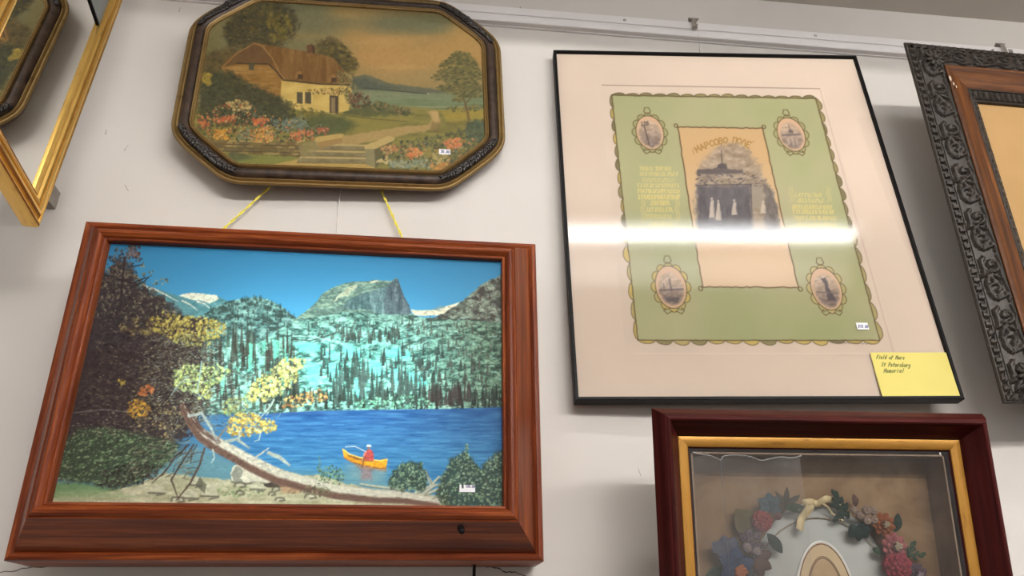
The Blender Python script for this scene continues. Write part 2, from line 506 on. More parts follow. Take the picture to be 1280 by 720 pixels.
    for pts in ([(430, 430), (442, 433), (452, 441), (448, 447), (438, 446), (428, 439)], [(482, 436), (500, 434), (514, 442), (510, 450), (494, 449), (480, 444)], [(462, 450), (476, 452), (480, 468), (468, 472), (460, 462)],
                [(505, 462), (520, 466), (536, 480), (528, 488), (512, 478)], [(410, 455), (420, 453), (426, 464), (420, 476), (410, 470)], [(488, 462), (498, 460), (504, 472), (498, 482), (488, 476)],
                [(366, 430), (384, 428), (402, 432), (398, 438), (376, 440)], [(404, 440), (420, 438), (430, 448), (416, 450)], [(384, 452), (398, 455), (400, 472), (392, 486), (384, 470)], [(440, 476), (452, 474), (456, 490), (446, 498)]):
        s.poly(pts, (118, 214, 206), .7, soft=1.0, wob=1.4, seed=int(pts[0][0]))
    # dark timber on the slope
    def trees(n, xr, yr, hr, wr, col, seed, a=(.75, 1)):
        q = random.Random(seed)
        for k in range(n):
            s.conifer(q.uniform(*xr), q.uniform(*yr), q.uniform(*hr), q.uniform(*wr), jit(col, 14, q), q.uniform(*a))
    trees(60, (425, 500), (418, 430), (7, 15), (1.2, 2.3), (66, 76, 70), 1)
    trees(40, (384, 470), (404, 426), (5, 9), (1, 1.7), (82, 96, 88), 2)
    trees(90, (500, 626), (402, 450), (5, 10), (1, 1.8), (80, 82, 72), 3, (.5, .9))
    trees(60, (520, 610), (455, 490), (6, 14), (1.2, 2.4), (72, 76, 68), 4)
    for k in range(110):          # standing wood between the bent tree and the slope
        x = R.uniform(252, 372); y = R.uniform(415, 500)
        s.conifer(x, y + 18, R.uniform(20, 42), R.uniform(1.6, 3.2), jit(R.choice([(70, 62, 54), (58, 54, 48), (74, 88, 76), (64, 70, 62)]), 12, R), R.uniform(.7, .95))
    for (x, y0, y1, w) in ((313, 428, 462, 7), (346, 424, 446, 6), (297, 458, 486, 5), (356, 436, 454, 5), (330, 425, 440, 4), (279, 470, 492, 5)):
        s.poly([(x - w * .6, y0), (x + w * .5, y0 + 2), (x + w * .3, y1), (x - w * .6, y1 + 3)], (108, 186, 164), .85, soft=1, wob=1.2, seed=x)
        s.dabs(12, [(x - w, y0), (x + w, y0), (x + w, y1), (x - w, y1)], [(150, 214, 190), (84, 130, 114)], (.8, 2), seed=x)
    for k in range(50):
        x = R.uniform(262, 372); s.conifer(x, R.uniform(440, 505), R.uniform(14, 34), R.uniform(1, 2), (60, 54, 48), .85)
    trees(140, (330, 625), (498, 512), (8, 24), (1.6, 3.4), (48, 56, 50), 7)
    trees(60, (400, 560), (440, 480), (8, 20), (1.3, 2.6), (56, 68, 64), 17)
    trees(50, (410, 520), (470, 508), (16, 38), (1.8, 3.4), (66, 80, 74), 8)
    trees(36, (536, 592), (496, 508), (12, 26), (1.6, 3), (66, 58, 54), 9)
    s.dabs(150, [(445, 498), (520, 494), (545, 504), (540, 511), (445, 512)], [(120, 182, 150), (96, 150, 126), (146, 204, 170), (70, 100, 84)], (1.2, 3), seed=10)
    s.dabs(110, [(355, 498), (405, 486), (412, 498), (380, 508), (352, 510)], [(196, 138, 78), (176, 112, 66), (214, 176, 104), (84, 60, 48)], (1.2, 3), seed=11)
    s.dabs(60, [(320, 511), (630, 504), (630, 509), (320, 516)], [(52, 50, 50), (72, 72, 66), (150, 160, 150)], (.8, 2), .5, (-.2, .2), seed=12)
    # lake water
    water = [(60, 523), (330, 517), (400, 513.5), (480, 512), (560, 511), (636, 508.5), (640, 632), (60, 632)]
    def water_tex(x, y):
        t = np.clip((y - 512) / 75, 0, 1)[..., None]
        c = A(50, 92, 140) * (1 - t) + A(66, 124, 166) * t
        n = nz(x, y, 26, 2.2, 51, 4, .6)[..., None]
        c = c + (n - .5) * A(56, 66, 62)
        e = np.clip((330 - x) / 60, 0, 1)[..., None]
        c = c * (1 - .5 * e) + A(80, 122, 150) * .5 * e
        d = np.clip((522 - y) / 9, 0, 1)[..., None] * np.clip((440 - x) / 90, 0, 1)[..., None]
        return c * (1 - .5 * d) + A(38, 44, 96) * .5 * d
    s.poly(water, 0, soft=.8, tex=water_tex)
    for k in range(170):
        x = R.uniform(240, 626); y = R.uniform(520, 600); L = R.uniform(4, 16)
        s.stroke([(x, y), (x + L, y + R.uniform(-.6, .4))], R.uniform(.5, 1.1), R.choice([(40, 84, 142), (104, 164, 204), (58, 112, 172)]), R.uniform(.25, .55))
    # shallows
    s.poly([(60, 585), (250, 560), (330, 588), (420, 592), (430, 585), (482, 590), (500, 632), (60, 632)], (118, 146, 138), .55, soft=8)
    # beach
    beach = [(60, 606), (100, 606), (140, 612), (180, 603), (205, 590), (240, 596), (288, 600), (345, 596), (400, 594), (430, 604), (470, 612), (560, 620), (560, 640), (60, 640)]
    s.poly(beach, 0, soft=1.2, wob=1.2, tex=lambda x, y: A(176, 168, 138) + (nz(x, y, 14, 4, 61)[..., None] - .5) * 70)
    s.poly([(66, 604), (95, 603), (125, 608), (150, 612), (120, 618), (66, 622)], (104, 134, 92), .9, soft=2, wob=1)
    s.poly([(68, 614), (110, 612), (150, 616), (175, 622), (70, 626)], (150, 160, 118), .6, soft=2)
    s.dabs(90, [(270, 610), (330, 606), (330, 620), (270, 622)], [(96, 122, 78), (126, 146, 96), (150, 150, 116)], (1, 2.4), .5, (-.3, .3), seed=62)
    # stones
    def stone(pts, lit, dk, sd):
        s.poly(pts, 0, wob=.5, seed=sd, tex=lambda x, y: A(*lit) + (nz(x, y, 6, 4, sd)[..., None] - .5) * 50)
        m = sum(p[0] for p in pts) / len(pts); q = max(p[1] for p in pts)
        low = [p for p in pts if p[1] > q - 7]
        if len(low) > 1: s.stroke(low, 2.2, dk, .75, soft=1)
    stone([(288, 592), (292, 582), (302, 578), (318, 580), (338, 588), (352, 598), (340, 606), (320, 603), (300, 606), (290, 602)], (206, 196, 176), (70, 62, 54), 63)
    s.poly([(296, 582), (304, 588), (300, 598), (306, 604), (294, 603), (289, 594)], (120, 118, 108), .75, wob=.8)
    s.poly([(328, 606), (352, 598), (372, 604), (368, 608), (336, 610)], (62, 52, 46), .9, wob=.5)
    for (x, y, w, h, sd) in ((322, 608, 18, 12, 70), (300, 606, 14, 6, 71), (345, 611, 9, 5, 72), (340, 617, 8, 4, 73), (365, 614, 8, 4, 74), (245, 602, 16, 14, 75), (262, 614, 22, 20, 76), (236, 618, 24, 15, 77), (196, 612, 20, 14, 78), (222, 624, 16, 8, 79), (300, 616, 10, 5, 80), (388, 620, 14, 6, 81), (350, 624, 12, 4, 82), (380, 613, 9, 4, 83)):
        stone([(x - w / 2, y + h * .3), (x - w * .38, y - h * .3), (x, y - h / 2), (x + w * .4, y - h * .25), (x + w / 2, y + h * .35), (x, y + h / 2)], (186, 178, 152), (70, 64, 54), sd)
    s.poly([(250, 596), (258, 606), (256, 618), (244, 606)], (92, 88, 74), .8, wob=.6)
    s.poly([(350, 606), (374, 606), (376, 616), (352, 617)], (170, 128, 96), .7, soft=2)
    # pine mass on the left
    mass = [(112, 600), (50, 600), (50, 560), (84, 430), (112, 360), (132, 340), (142, 326), (156, 330), (166, 338), (170, 350), (180, 358), (196, 366), (212, 378), (224, 392), (262, 400), (250, 430), (262, 470), (252, 520), (236, 545), (200, 560), (180, 590), (160, 560)]
    s.poly(mass, (60, 46, 45), .95, soft=4, wob=5, seed=90)
    top = [(122, 345), (140, 330), (160, 332), (172, 345), (182, 356), (214, 384), (230, 400), (150, 400), (104, 400)]
    for (x, y, r, n) in ((168, 312, 9, 46), (158, 318, 9, 46), (150, 326, 9, 50), (143, 336, 10, 50), (136, 350, 10, 50), (172, 322, 6, 22), (160, 334, 9, 40), (152, 345, 10, 50), (168, 346, 6, 18), (147, 314, 5, 10), (140, 324, 5, 12)):
        s.dabs(n, [(x - r, y - r * .7), (x + r * .6, y - r), (x + r, y + r * .5), (x - r * .4, y + r)], [(52, 42, 42), (66, 54, 50), (122, 104, 88), (92, 78, 68), (46, 40, 44)], (.9, 2.6), .55, seed=int(x * 7 + y), jit=10)
    s.dabs(620, top, [(52, 42, 42), (70, 58, 52), (104, 96, 78), (136, 124, 100), (46, 40, 44), (84, 84, 72)], (1, 3.2), .5, seed=91, jit=10)
    s.dabs(36, [(160, 307), (175, 307), (177, 322), (162, 324)], [(142, 104, 98), (110, 84, 78), (86, 66, 62)], (1, 2.6), seed=92)
    body = [(128, 396), (230, 396), (256, 420), (262, 470), (250, 520), (225, 540), (96, 545), (104, 500)]
    s.dabs(1500, body, [(50, 40, 42), (58, 46, 46), (44, 36, 40), (70, 56, 54), (92, 80, 70)], (1.2, 4.2), .45, (-.6, .9), seed=93, jit=8)
    s.dabs(420, body, [(134, 118, 98), (110, 98, 84), (150, 134, 104), (92, 92, 92)], (.7, 2.2), .35, (-.6, .9), (.4, .9), seed=94)
    s.dabs(620, [(176, 404), (240, 412), (266, 440), (264, 500), (236, 540), (176, 545), (160, 500), (180, 450)], [(134, 122, 92), (160, 148, 112), (110, 112, 88), (92, 80, 66), (148, 130, 88), (72, 60, 54)], (.8, 2.6), .5, (-.8, .8), (.5, .9), seed=194)
    s.stroke([(162, 360), (180, 352), (186, 346)], 1.4, (50, 40, 42)); s.stroke([(146, 348), (166, 354), (182, 347)], 1.6, (48, 40, 42))
    s.stroke([(160, 334), (178, 331)], 1.4, (48, 40, 42)); s.stroke([(150, 390), (153, 350), (156, 322)], 2.4, (54, 42, 42))
    for (x, y, r) in ((189, 341, 3.4), (203, 352, 4), (195, 353, 2.6), (178, 331, 2.4), (180, 343, 1.6), (208, 351, 2)):
        s.dabs(9, [(x - r, y - r), (x + r, y - r), (x + r, y + r), (x - r, y + r)], [(150, 142, 112), (110, 112, 84), (78, 70, 62)], (.9, 2), seed=int(x))
    # silvery twig tangle
    def twigs(n, reg, cols, L, seed, w=(.5, 1.3), a=(-1.1, .9)):
        q = random.Random(seed)
        for k in range(n):
            x = q.uniform(reg[0], reg[1]); y = q.uniform(reg[2], reg[3]); t = q.uniform(*a); l = q.uniform(*L); b = q.uniform(-.7, .7)
            s.stroke([(x, y), (x + l * .5 * math.cos(t), y + l * .5 * math.sin(t)), (x + l * (.5 * math.cos(t) + .5 * math.cos(t + b)), y + l * (.5 * math.sin(t) + .5 * math.sin(t + b)))], [q.uniform(*w), q.uniform(*w), .4], jit(q.choice(cols), 14, q), q.uniform(.6, .95))
    twigs(420, (178, 268, 420, 540), [(118, 116, 106), (84, 74, 68), (50, 44, 46), (58, 48, 46), (140, 140, 130), (104, 98, 84)], (3, 10), 95, (.5, 1.1))
    s.dabs(500, [(200, 425), (262, 425), (272, 470), (262, 530), (214, 545), (186, 500)], [(60, 50, 48), (96, 88, 78), (134, 128, 110), (158, 154, 130), (54, 48, 46), (116, 126, 104), (144, 148, 136)], (.8, 2.4), .45, (-.8, .8), seed=195)
    twigs(120, (240, 300, 440, 540), [(138, 146, 136), (70, 62, 58), (110, 116, 100), (60, 54, 52)], (4, 12), 96, (.5, 1.0))
    twigs(60, (290, 350, 470, 525), [(150, 158, 148), (80, 70, 62), (180, 186, 172)], (4, 12), 97, (.5, 1.0))
    # leaf clumps
    def clump(reg, n, cols, seed, r=(1.1, 2.8)):
        s.dabs(n, reg, cols, r, .7, seed=seed, a=(.75, 1), jit=14)
    yel = [(186, 164, 78), (156, 134, 66), (206, 188, 96), (116, 98, 56), (96, 80, 54)]
    clump([(144, 408), (170, 398), (200, 398), (214, 404), (200, 418), (160, 420)], 90, [(150, 132, 80), (120, 104, 68), (86, 70, 54)], 100)
    clump([(186, 398), (204, 390), (226, 394), (252, 396), (284, 406), (280, 420), (250, 426), (216, 424), (190, 412)], 420, [(196, 174, 88), (164, 142, 72), (212, 194, 104), (126, 106, 62), (180, 158, 80)], 101)
    clump([(212, 420), (240, 416), (268, 420), (262, 432), (226, 434)], 80, [(176, 166, 92), (130, 124, 82), (90, 82, 62)], 102)
    clump([(216, 462), (236, 454), (276, 456), (290, 464), (270, 484), (238, 494), (216, 482)], 200, [(190, 196, 118), (150, 160, 100), (112, 120, 84), (206, 212, 140)], 203)
    clump([(218, 466), (232, 456), (252, 458), (274, 458), (288, 464), (278, 476), (262, 484), (246, 492), (226, 486), (216, 478)], 230, [(214, 222, 138), (186, 204, 122), (230, 228, 160), (150, 168, 104), (112, 128, 92)], 103)
    clump([(242, 486), (262, 482), (266, 496), (250, 500)], 50, [(206, 206, 120), (160, 156, 90), (110, 108, 76)], 104)
    clump([(312, 484), (326, 470), (356, 448), (384, 450), (372, 474), (360, 490), (326, 504), (306, 500)], 240, [(196, 186, 104), (160, 150, 88), (120, 116, 80), (214, 204, 124)], 205)
    clump([(310, 486), (322, 474), (340, 468), (352, 450), (372, 448), (380, 458), (366, 470), (362, 484), (346, 492), (330, 498), (312, 504)], 270, [(222, 214, 124), (200, 186, 98), (236, 232, 158), (160, 146, 84), (118, 112, 80)], 105)
    clump([(280, 500), (306, 496), (312, 512), (290, 522), (276, 516)], 90, [(178, 166, 98), (130, 128, 80), (150, 180, 120), (98, 84, 62)], 106)
    clump([(284, 524), (302, 514), (344, 524), (348, 538), (312, 546), (284, 544)], 140, [(196, 158, 76), (150, 118, 62), (214, 182, 98)], 207)
    clump([(286, 526), (300, 516), (322, 520), (342, 526), (346, 536), (330, 540), (310, 544), (292, 546), (284, 540)], 190, [(214, 178, 84), (184, 142, 62), (228, 200, 112), (140, 108, 60)], 107)
    clump([(156, 508), (164, 500), (178, 500), (190, 510), (184, 520), (166, 522), (156, 516)], 90, [(206, 158, 60), (180, 128, 54), (150, 104, 52)], 108)
    clump([(172, 486), (186, 480), (194, 488), (182, 496), (170, 492)], 46, [(202, 124, 74), (176, 100, 60)], 109)
    clump([(148, 474), (156, 474), (155, 482), (148, 481)], 14, [(176, 152, 70)], 110)
    clump([(168, 522), (210, 500), (230, 520), (214, 548), (180, 548)], 130, [(150, 128, 88), (112, 98, 76), (176, 150, 100), (64, 54, 50)], 111, (.8, 2.2))
    twigs(120, (215, 290, 440, 500), [(160, 176, 168), (78, 70, 64), (54, 48, 46)], (4, 12), 98, (.5, 1.0))
    s.stroke([(252, 452), (250, 470), (246, 490), (254, 500)], [2, 1.7, 1.5, 1], (160, 186, 184), .9); s.stroke([(236, 470), (222, 482), (214, 494)], 1.2, (170, 186, 178), .9)
    # undergrowth lower left
    bush = [(82, 552), (96, 536), (130, 534), (164, 540), (200, 548), (224, 556), (214, 576), (196, 588), (170, 606), (140, 612), (110, 604), (74, 600), (72, 580)]
    s.poly(bush, (62, 70, 54), .95, soft=3, wob=2, seed=120)
    s.dabs(1100, bush, [(104, 126, 88), (130, 150, 110), (84, 102, 74), (62, 70, 58), (52, 52, 46), (152, 166, 126), (112, 122, 96)], (.8, 2.8), .5, (-.9, .5), seed=121, jit=10)
    s.dabs(260, [(120, 590), (160, 580), (205, 584), (190, 600), (150, 612), (124, 606)], [(46, 38, 36), (54, 46, 42), (70, 62, 52)], (1, 3), .5, seed=122)
    s.dabs(160, [(84, 530), (160, 516), (190, 530), (180, 545), (90, 546)], [(60, 52, 50), (80, 70, 62), (110, 98, 80), (150, 140, 112)], (.8, 2.4), .4, (-.3, .3), seed=123)
    s.stroke([(92, 516), (130, 512), (160, 515)], 1.2, (120, 116, 110), .8)
    twigs(130, (160, 240, 545, 600), [(56, 46, 42), (120, 114, 92), (150, 146, 120), (74, 64, 56)], (6, 18), 124, (.5, 1.4), (-1.2, .3))
    # fallen trunk
    tr = [(228, 508), (238, 526), (252, 544), (270, 556), (292, 568), (318, 582), (345, 595), (380, 605), (420, 615), (462, 620), (505, 622), (548, 629)]
    tw = [7, 12, 16, 18, 18, 19, 19, 18, 18, 17, 15, 11]
    s.stroke(tr, tw, (132, 104, 90), 1, soft=.9, wob=.4)
    up = [(x + 2.6, y - w * .22) for (x, y), w in zip(tr, tw)]; lo = [(x - 2, y + w * .25) for (x, y), w in zip(tr, tw)]
    s.stroke(lo, [w * .42 for w in tw], (98, 72, 62), .8, soft=1.6)
    s.stroke(up[2:], [w * .54 for w in tw[2:]], (198, 188, 170), .95, soft=1.3, wob=.4)
    s.stroke(up[:4], [5, 6, 6, 6], (84, 60, 54), .8, soft=1.4)
    for k in range(150):
        i = R.uniform(0, len(tr) - 1.01); j = int(i); q = i - j
        x = tr[j][0] * (1 - q) + tr[j + 1][0] * q; y = tr[j][1] * (1 - q) + tr[j + 1][1] * q; w = tw[j] * .42
        d = R.uniform(-1, 1); sl = math.atan2(tr[j + 1][1] - tr[j][1], tr[j + 1][0] - tr[j][0])
        s.dab(x - d * w * math.sin(sl), y + d * w * math.cos(sl), R.uniform(1.5, 5), .6, sl, (88, 66, 58) if d > -.1 else R.choice([(172, 160, 146), (222, 214, 200)]), .7)
    for a, w, c in (([(236, 520), (252, 516), (262, 532), (272, 552)], 3.6, (164, 168, 162)), ([(270, 552), (278, 540), (290, 528)], 2.4, (120, 104, 96)), ([(320, 571), (328, 566), (336, 560)], 2.2, (180, 172, 160)),
                    ([(282, 552), (296, 549), (312, 560)], 4, (160, 160, 150)), ([(300, 540), (298, 550), (308, 558)], 3, (168, 170, 160)), ([(318, 535), (326, 540), (324, 550), (318, 552)], 1.5, (172, 176, 168)),
                    ([(336, 566), (350, 572), (362, 582)], 5, (172, 168, 154)), ([(342, 500), (338, 508), (328, 520)], 2.4, (166, 174, 166)),
                    ([(242, 556), (226, 580), (214, 600), (224, 626)], 2.2, (72, 56, 50)), ([(256, 560), (250, 580), (238, 604), (220, 626)], 2.6, (84, 66, 56)), ([(236, 556), (220, 570), (206, 590), (190, 604)], 2, (66, 52, 48)),
                    ([(266, 562), (268, 572), (264, 578)], 1.8, (190, 190, 182)), ([(246, 556), (240, 568), (238, 578)], 1.4, (74, 60, 54))):
        s.stroke(a, [w] * (len(a) - 1) + [w * .5], c, .95, soft=.7, wob=.3)
    # roots at the right end
    for a in ([(520, 616), (540, 606), (548, 596), (556, 600)], [(530, 618), (548, 612), (566, 604)], [(540, 606), (535, 596), (533, 588)], [(540, 622), (556, 618), (568, 624)], [(530, 616), (544, 606), (556, 604)], [(505, 612), (470, 608), (450, 605)], [(548, 622), (552, 630)]):
        s.stroke(a, [4.5, 3.2, 2][:len(a)] + [1.2] * (len(a) - 3), (178, 174, 152), .95, soft=.7, wob=.5)
        s.stroke([(x + 1, y + 1.6) for x, y in a], 1, (90, 82, 68), .7)
    # bushes on the shore
    def leafy(reg, n, seed, dk=(52, 62, 50)):
        s.poly(reg, dk, .85, soft=2.5, wob=2.5, seed=seed)
        s.dabs(n, reg, [(112, 136, 104), (140, 162, 126), (92, 112, 88), (62, 74, 60), (162, 180, 144), (50, 56, 48)], (.8, 2.4), .55, seed=seed + 1, jit=10)
    leafy([(484, 606), (490, 590), (502, 580), (514, 577), (528, 578), (532, 592), (536, 606), (530, 612), (500, 614)], 330, 130)
    leafy([(546, 620), (548, 604), (556, 588), (566, 572), (580, 566), (592, 576), (600, 586), (612, 572), (626, 564), (632, 570), (634, 634), (556, 634)], 900, 132)
    s.dabs(60, [(578, 572), (584, 552), (588, 572)], [(110, 136, 100), (150, 172, 134), (66, 86, 66)], (.8, 1.8), seed=134)
    s.dabs(160, [(395, 600), (398, 588), (412, 580), (426, 586), (432, 596), (424, 606), (404, 604)], [(96, 122, 84), (74, 92, 66), (128, 150, 108), (54, 60, 48)], (.8, 2), seed=135)
    s.dabs(36, [(396, 590), (399, 568), (403, 590)], [(104, 128, 90), (72, 92, 66)], (.7, 1.6), seed=136)
    s.dabs(80, [(380, 606), (400, 604), (418, 616), (404, 622), (384, 616)], [(70, 74, 56), (96, 100, 74), (126, 120, 92)], (.8, 2), seed=137)
    # canoe and paddler
    s.poly([(432, 578), (484, 586), (480, 596), (462, 604), (440, 596)], (132, 150, 150), .5, soft=4)
    s.poly([(450, 582), (466, 584), (464, 600), (452, 600)], (150, 96, 92), .55, soft=2.5, wob=1)
    s.poly([(440, 578), (484, 586), (482, 590), (446, 584)], (160, 110, 70), .6, soft=1.5)
    hull = [(428, 561), (431, 562), (436, 567), (448, 571), (462, 574), (474, 575.5), (481, 573.5), (484, 574), (484, 579), (482, 586), (470, 585), (452, 581), (438, 577), (430, 572)]
    s.poly(hull, (222, 146, 40)); s.poly([(431, 564), (437, 568), (450, 572), (464, 575), (474, 577), (462, 577), (446, 575), (435, 570)], (128, 82, 44), .9)
    s.stroke([(429, 562), (436, 567.5), (448, 571.5), (462, 574.5), (476, 576), (484, 574.5)], 1.3, (244, 196, 96)); s.stroke([(430, 572), (440, 577.5), (454, 581.5), (470, 585), (482, 586)], 1.2, (150, 84, 40))
    s.poly([(455, 575), (456, 566), (459, 562), (464, 562), (467, 567), (467, 576)], (182, 76, 72)); s.stroke([(456, 566), (454, 573), (452, 577)], 1.6, (196, 120, 96))
    s.dab(461, 559.5, 2, 2.6, 0, (156, 100, 78)); s.poly([(458, 558.5), (459, 556), (463, 556), (464.5, 558.5)], (238, 236, 230)); s.stroke([(458, 565), (444, 558), (432, 558.5)], .9, (206, 200, 190)); s.stroke([(455, 572), (453, 584)], 1.6, (120, 78, 44))
    # grain of the enlargement: everything but sky and water
    solid = np.clip((s.C[..., 0] * 1.45 - s.C[..., 2]) / 40 + .5, 0, 1)
    s.C *= 1 + ((nz(X, Y, 3.1, 2.3, 171, 3, .8) - .5) * .55 * solid * np.where(Y > 590, .45, 1))[..., None]
    return s


# ---------------------------------------------------------------- artwork 2: thatched cottage by the sea
def paint_cottage():
    s = Sheet(-.242, .242, .020, .405, 520, 415, H_OCT, (130, 118, 88)); X, Y = s.X, s.Y
    A = lambda *c: np.array(c, float); R = random.Random(5)
    # sky: yellowed cream clouds over grey green
    n = nz(X, Y, 120, 60, 3, 4, .5); t = np.clip((Y + 30) / 150, 0, 1)
    warm = np.clip((X - 330) / 160, 0, 1) * np.clip(1 - abs(Y - 75) / 90, 0, 1) + (n - .5) * 1.2
    warm = np.clip(warm, 0, 1)[..., None]
    s.C[:] = (A(104, 106, 84) * (1 - t[..., None]) + A(128, 122, 88) * t[..., None]) * (1 - warm) + A(176, 140, 88) * warm
    for (x, y, rx, ry, c, a) in ((490, 30, 60, 20, (96, 102, 84), .8), (400, 30, 50, 14, (110, 108, 84), .6), (535, 30, 44, 16, (100, 106, 86), .85), (470, 52, 60, 12, (186, 148, 96), .7), (380, 46, 44, 9, (140, 122, 84), .6), (345, 8, 60, 10, (92, 98, 82), .6), (575, 92, 34, 10, (150, 134, 96), .5), (500, 84, 50, 6, (190, 152, 100), .6), (560, 58, 40, 16, (178, 140, 86), .5), (430, 14, 26, 12, (160, 130, 80), .55), (470, 70, 60, 16, (182, 142, 92), .5), (530, 36, 36, 10, (110, 110, 88), .5), (580, 40, 26, 22, (184, 144, 86), .5), (445, 45, 20, 10, (168, 134, 82), .5), (520, 95, 70, 10, (158, 136, 96), .5), (400, 60, 40, 12, (122, 112, 80), .5), (300, 20, 40, 40, (108, 106, 72), .4), (262, 60, 16, 40, (112, 104, 62), .6)):
        w = s.win([(x - rx, y - ry), (x + rx, y + ry)], 1)
        d = np.sqrt(((s.X[w] - x) / rx) ** 2 + ((s.Y[w] - y) / ry) ** 2); s.mix(w, np.clip(1.3 - d * 1.3, 0, 1), c, a)
    # headland and sea
    s.poly([(440, 96), (455, 93), (468, 97), (485, 104), (508, 107), (540, 111), (560, 114), (560, 120), (440, 112)], (92, 98, 86), .95, soft=1.2, wob=.6)
    s.poly([(440, 100), (456, 98), (476, 106), (500, 110), (470, 112), (440, 110)], (74, 84, 78), .7, soft=1.5)
    s.poly([(440, 112), (470, 113), (520, 116), (606, 117), (606, 140), (440, 134)], 0, soft=.8, tex=lambda x, y: A(122, 132, 108) + (nz(x, y, 40, 3, 7)[..., None] - .5) * 30 + np.clip((y - 118) / 14, 0, 1)[..., None] * A(-18, -10, -14))
    s.stroke([(455, 110), (490, 113), (520, 116), (536, 117)], 1.5, (62, 72, 66), .9); s.stroke([(500, 133), (540, 134), (606, 133)], 2.4, (146, 148, 120), .7); s.dab(535, 117, 1.4, .8, 0, (214, 204, 170))
    # meadows
    s.poly([(240, 132), (420, 138), (470, 132), (520, 134), (560, 138), (612, 138), (612, 215), (240, 215)], 0, soft=1.5, tex=lambda x, y: A(122, 116, 62) + (nz(x, y, 30, 4, 9)[..., None] - .5) * A(60, 54, 34))
    s.poly([(420, 142), (470, 140), (520, 142), (512, 152), (455, 166), (420, 168), (400, 160)], (136, 126, 64), .8, soft=2, wob=1); s.poly([(390, 152), (430, 146), (440, 154), (430, 164), (400, 170), (385, 164)], (80, 90, 54), .85, soft=3, wob=1)
    s.poly([(430, 136), (470, 130), (500, 137), (520, 142), (470, 146), (430, 143)], (76, 84, 54), .85, soft=2, wob=1.5); s.stroke([(420, 143), (470, 149), (510, 152)], 1.2, (86, 82, 50), .8)
    s.poly([(550, 138), (575, 134), (608, 136), (608, 152), (580, 158), (558, 152)], (156, 138, 60), .8, soft=2, wob=1); s.poly([(552, 154), (585, 150), (608, 150), (606, 156), (570, 158)], (92, 86, 48), .6, soft=2)
    s.poly([(556, 162), (585, 158), (606, 160), (600, 180), (560, 176)], (122, 112, 54), .7, soft=3, wob=1)
    s.dabs(150, [(455, 128), (470, 126), (500, 134), (520, 138), (510, 144), (470, 140)], [(66, 74, 50), (92, 94, 60), (126, 106, 76)], (1.2, 3), seed=10)
    s.dabs(50, [(556, 134), (606, 130), (606, 138), (560, 140)], [(80, 82, 56), (108, 100, 62)], (1.2, 3), seed=11)
    # path down to the steps
    s.poly([(534, 139), (545, 137), (549, 143), (550, 154), (545, 162), (520, 166), (470, 176), (440, 182), (425, 184), (398, 182), (420, 172), (460, 165), (505, 158), (536, 156), (540, 148)], (166, 142, 94), 1, soft=1.2, wob=.8)
    s.poly([(538, 139), (548, 139), (548, 150), (544, 154), (540, 146)], (190, 160, 112), .8, soft=1); s.poly([(540, 152), (552, 154), (548, 166), (536, 164)], (116, 98, 62), .6, soft=2)
    # trees behind the cottage
    def foliage(reg, n, cols, seed, base, r=(1.6, 4.2)):
        s.poly(reg, base, .9, soft=4, wob=3.5, seed=seed); s.dabs(n, reg, cols, r, .6, (-.6, .6), (.5, .95), seed=seed + 1, jit=9)
    foliage([(280, 44), (286, 24), (304, 8), (326, 2), (350, 4), (366, 14), (372, 30), (366, 46), (352, 56), (330, 62), (306, 60), (288, 58)], 420, [(58, 54, 40), (72, 66, 44), (88, 80, 46), (48, 48, 40), (104, 94, 50)], 20, (62, 58, 42))
    s.dabs(120, [(330, 14), (362, 20), (366, 44), (340, 54)], [(108, 98, 44), (126, 112, 52), (90, 86, 44)], (1.4, 3.6), seed=22)
    for (x, y) in ((305, 25), (298, 44), (314, 33), (311, 49), (325, 38), (318, 20)): s.dab(x, y, 1.4, .9, .4, (150, 140, 104), .6)
    foliage([(394, 62), (400, 52), (414, 48), (430, 56), (440, 68), (446, 82), (440, 92), (426, 88), (410, 76)], 170, [(72, 64, 42), (98, 90, 44), (122, 110, 52), (62, 56, 46)], 24, (74, 66, 44))
    foliage([(250, 88), (262, 66), (282, 60), (300, 62), (280, 84), (262, 100)], 110, [(86, 74, 46), (70, 64, 42), (106, 92, 54)], 26, (84, 72, 46))
    # cottage
    s.poly([(278, 82), (300, 66), (350, 84), (354, 112), (352, 134), (300, 132), (278, 106)], 0, soft=.9, tex=lambda x, y: A(150, 112, 58) + (nz(x, y, 24, 5, 30)[..., None] - .5) * 66)
    for k in range(26): y = R.uniform(84, 120); x = R.uniform(290, 345); s.stroke([(x, y), (x + R.uniform(4, 14), y + .8)], 1, R.choice([(112, 82, 46), (176, 138, 76)]), .6)
    s.poly([(352, 99), (380, 104), (434, 106), (440, 112), (436, 138), (416, 143), (350, 134)], 0, soft=.7, tex=lambda x, y: A(206, 178, 104) + (nz(x, y, 12, 8, 31)[..., None] - .5) * 36)
    s.poly([(276, 84), (284, 74), (296, 65), (308, 58), (318, 53), (334, 56), (370, 62), (400, 68), (416, 72), (428, 86), (437, 104), (400, 104), (370, 102), (352, 98), (344, 88), (336, 80), (306, 78), (290, 80)], 0, soft=.8, wob=.4, tex=lambda x, y: A(122, 88, 48) + (nz(x, y, 5, 22, 33)[..., None] - .5) * 54)
    s.poly([(276, 85), (296, 66), (318, 53), (330, 60), (342, 78), (336, 79), (306, 78)], (96, 70, 46), .75, soft=1.2); s.stroke([(277, 85), (296, 67), (318, 54), (328, 58), (340, 72), (350, 92), (356, 98)], 1.5, (160, 122, 72), .85); s.stroke([(296, 79), (336, 80), (346, 90), (354, 100), (400, 105), (437, 106)], 2, (62, 46, 32), .9)
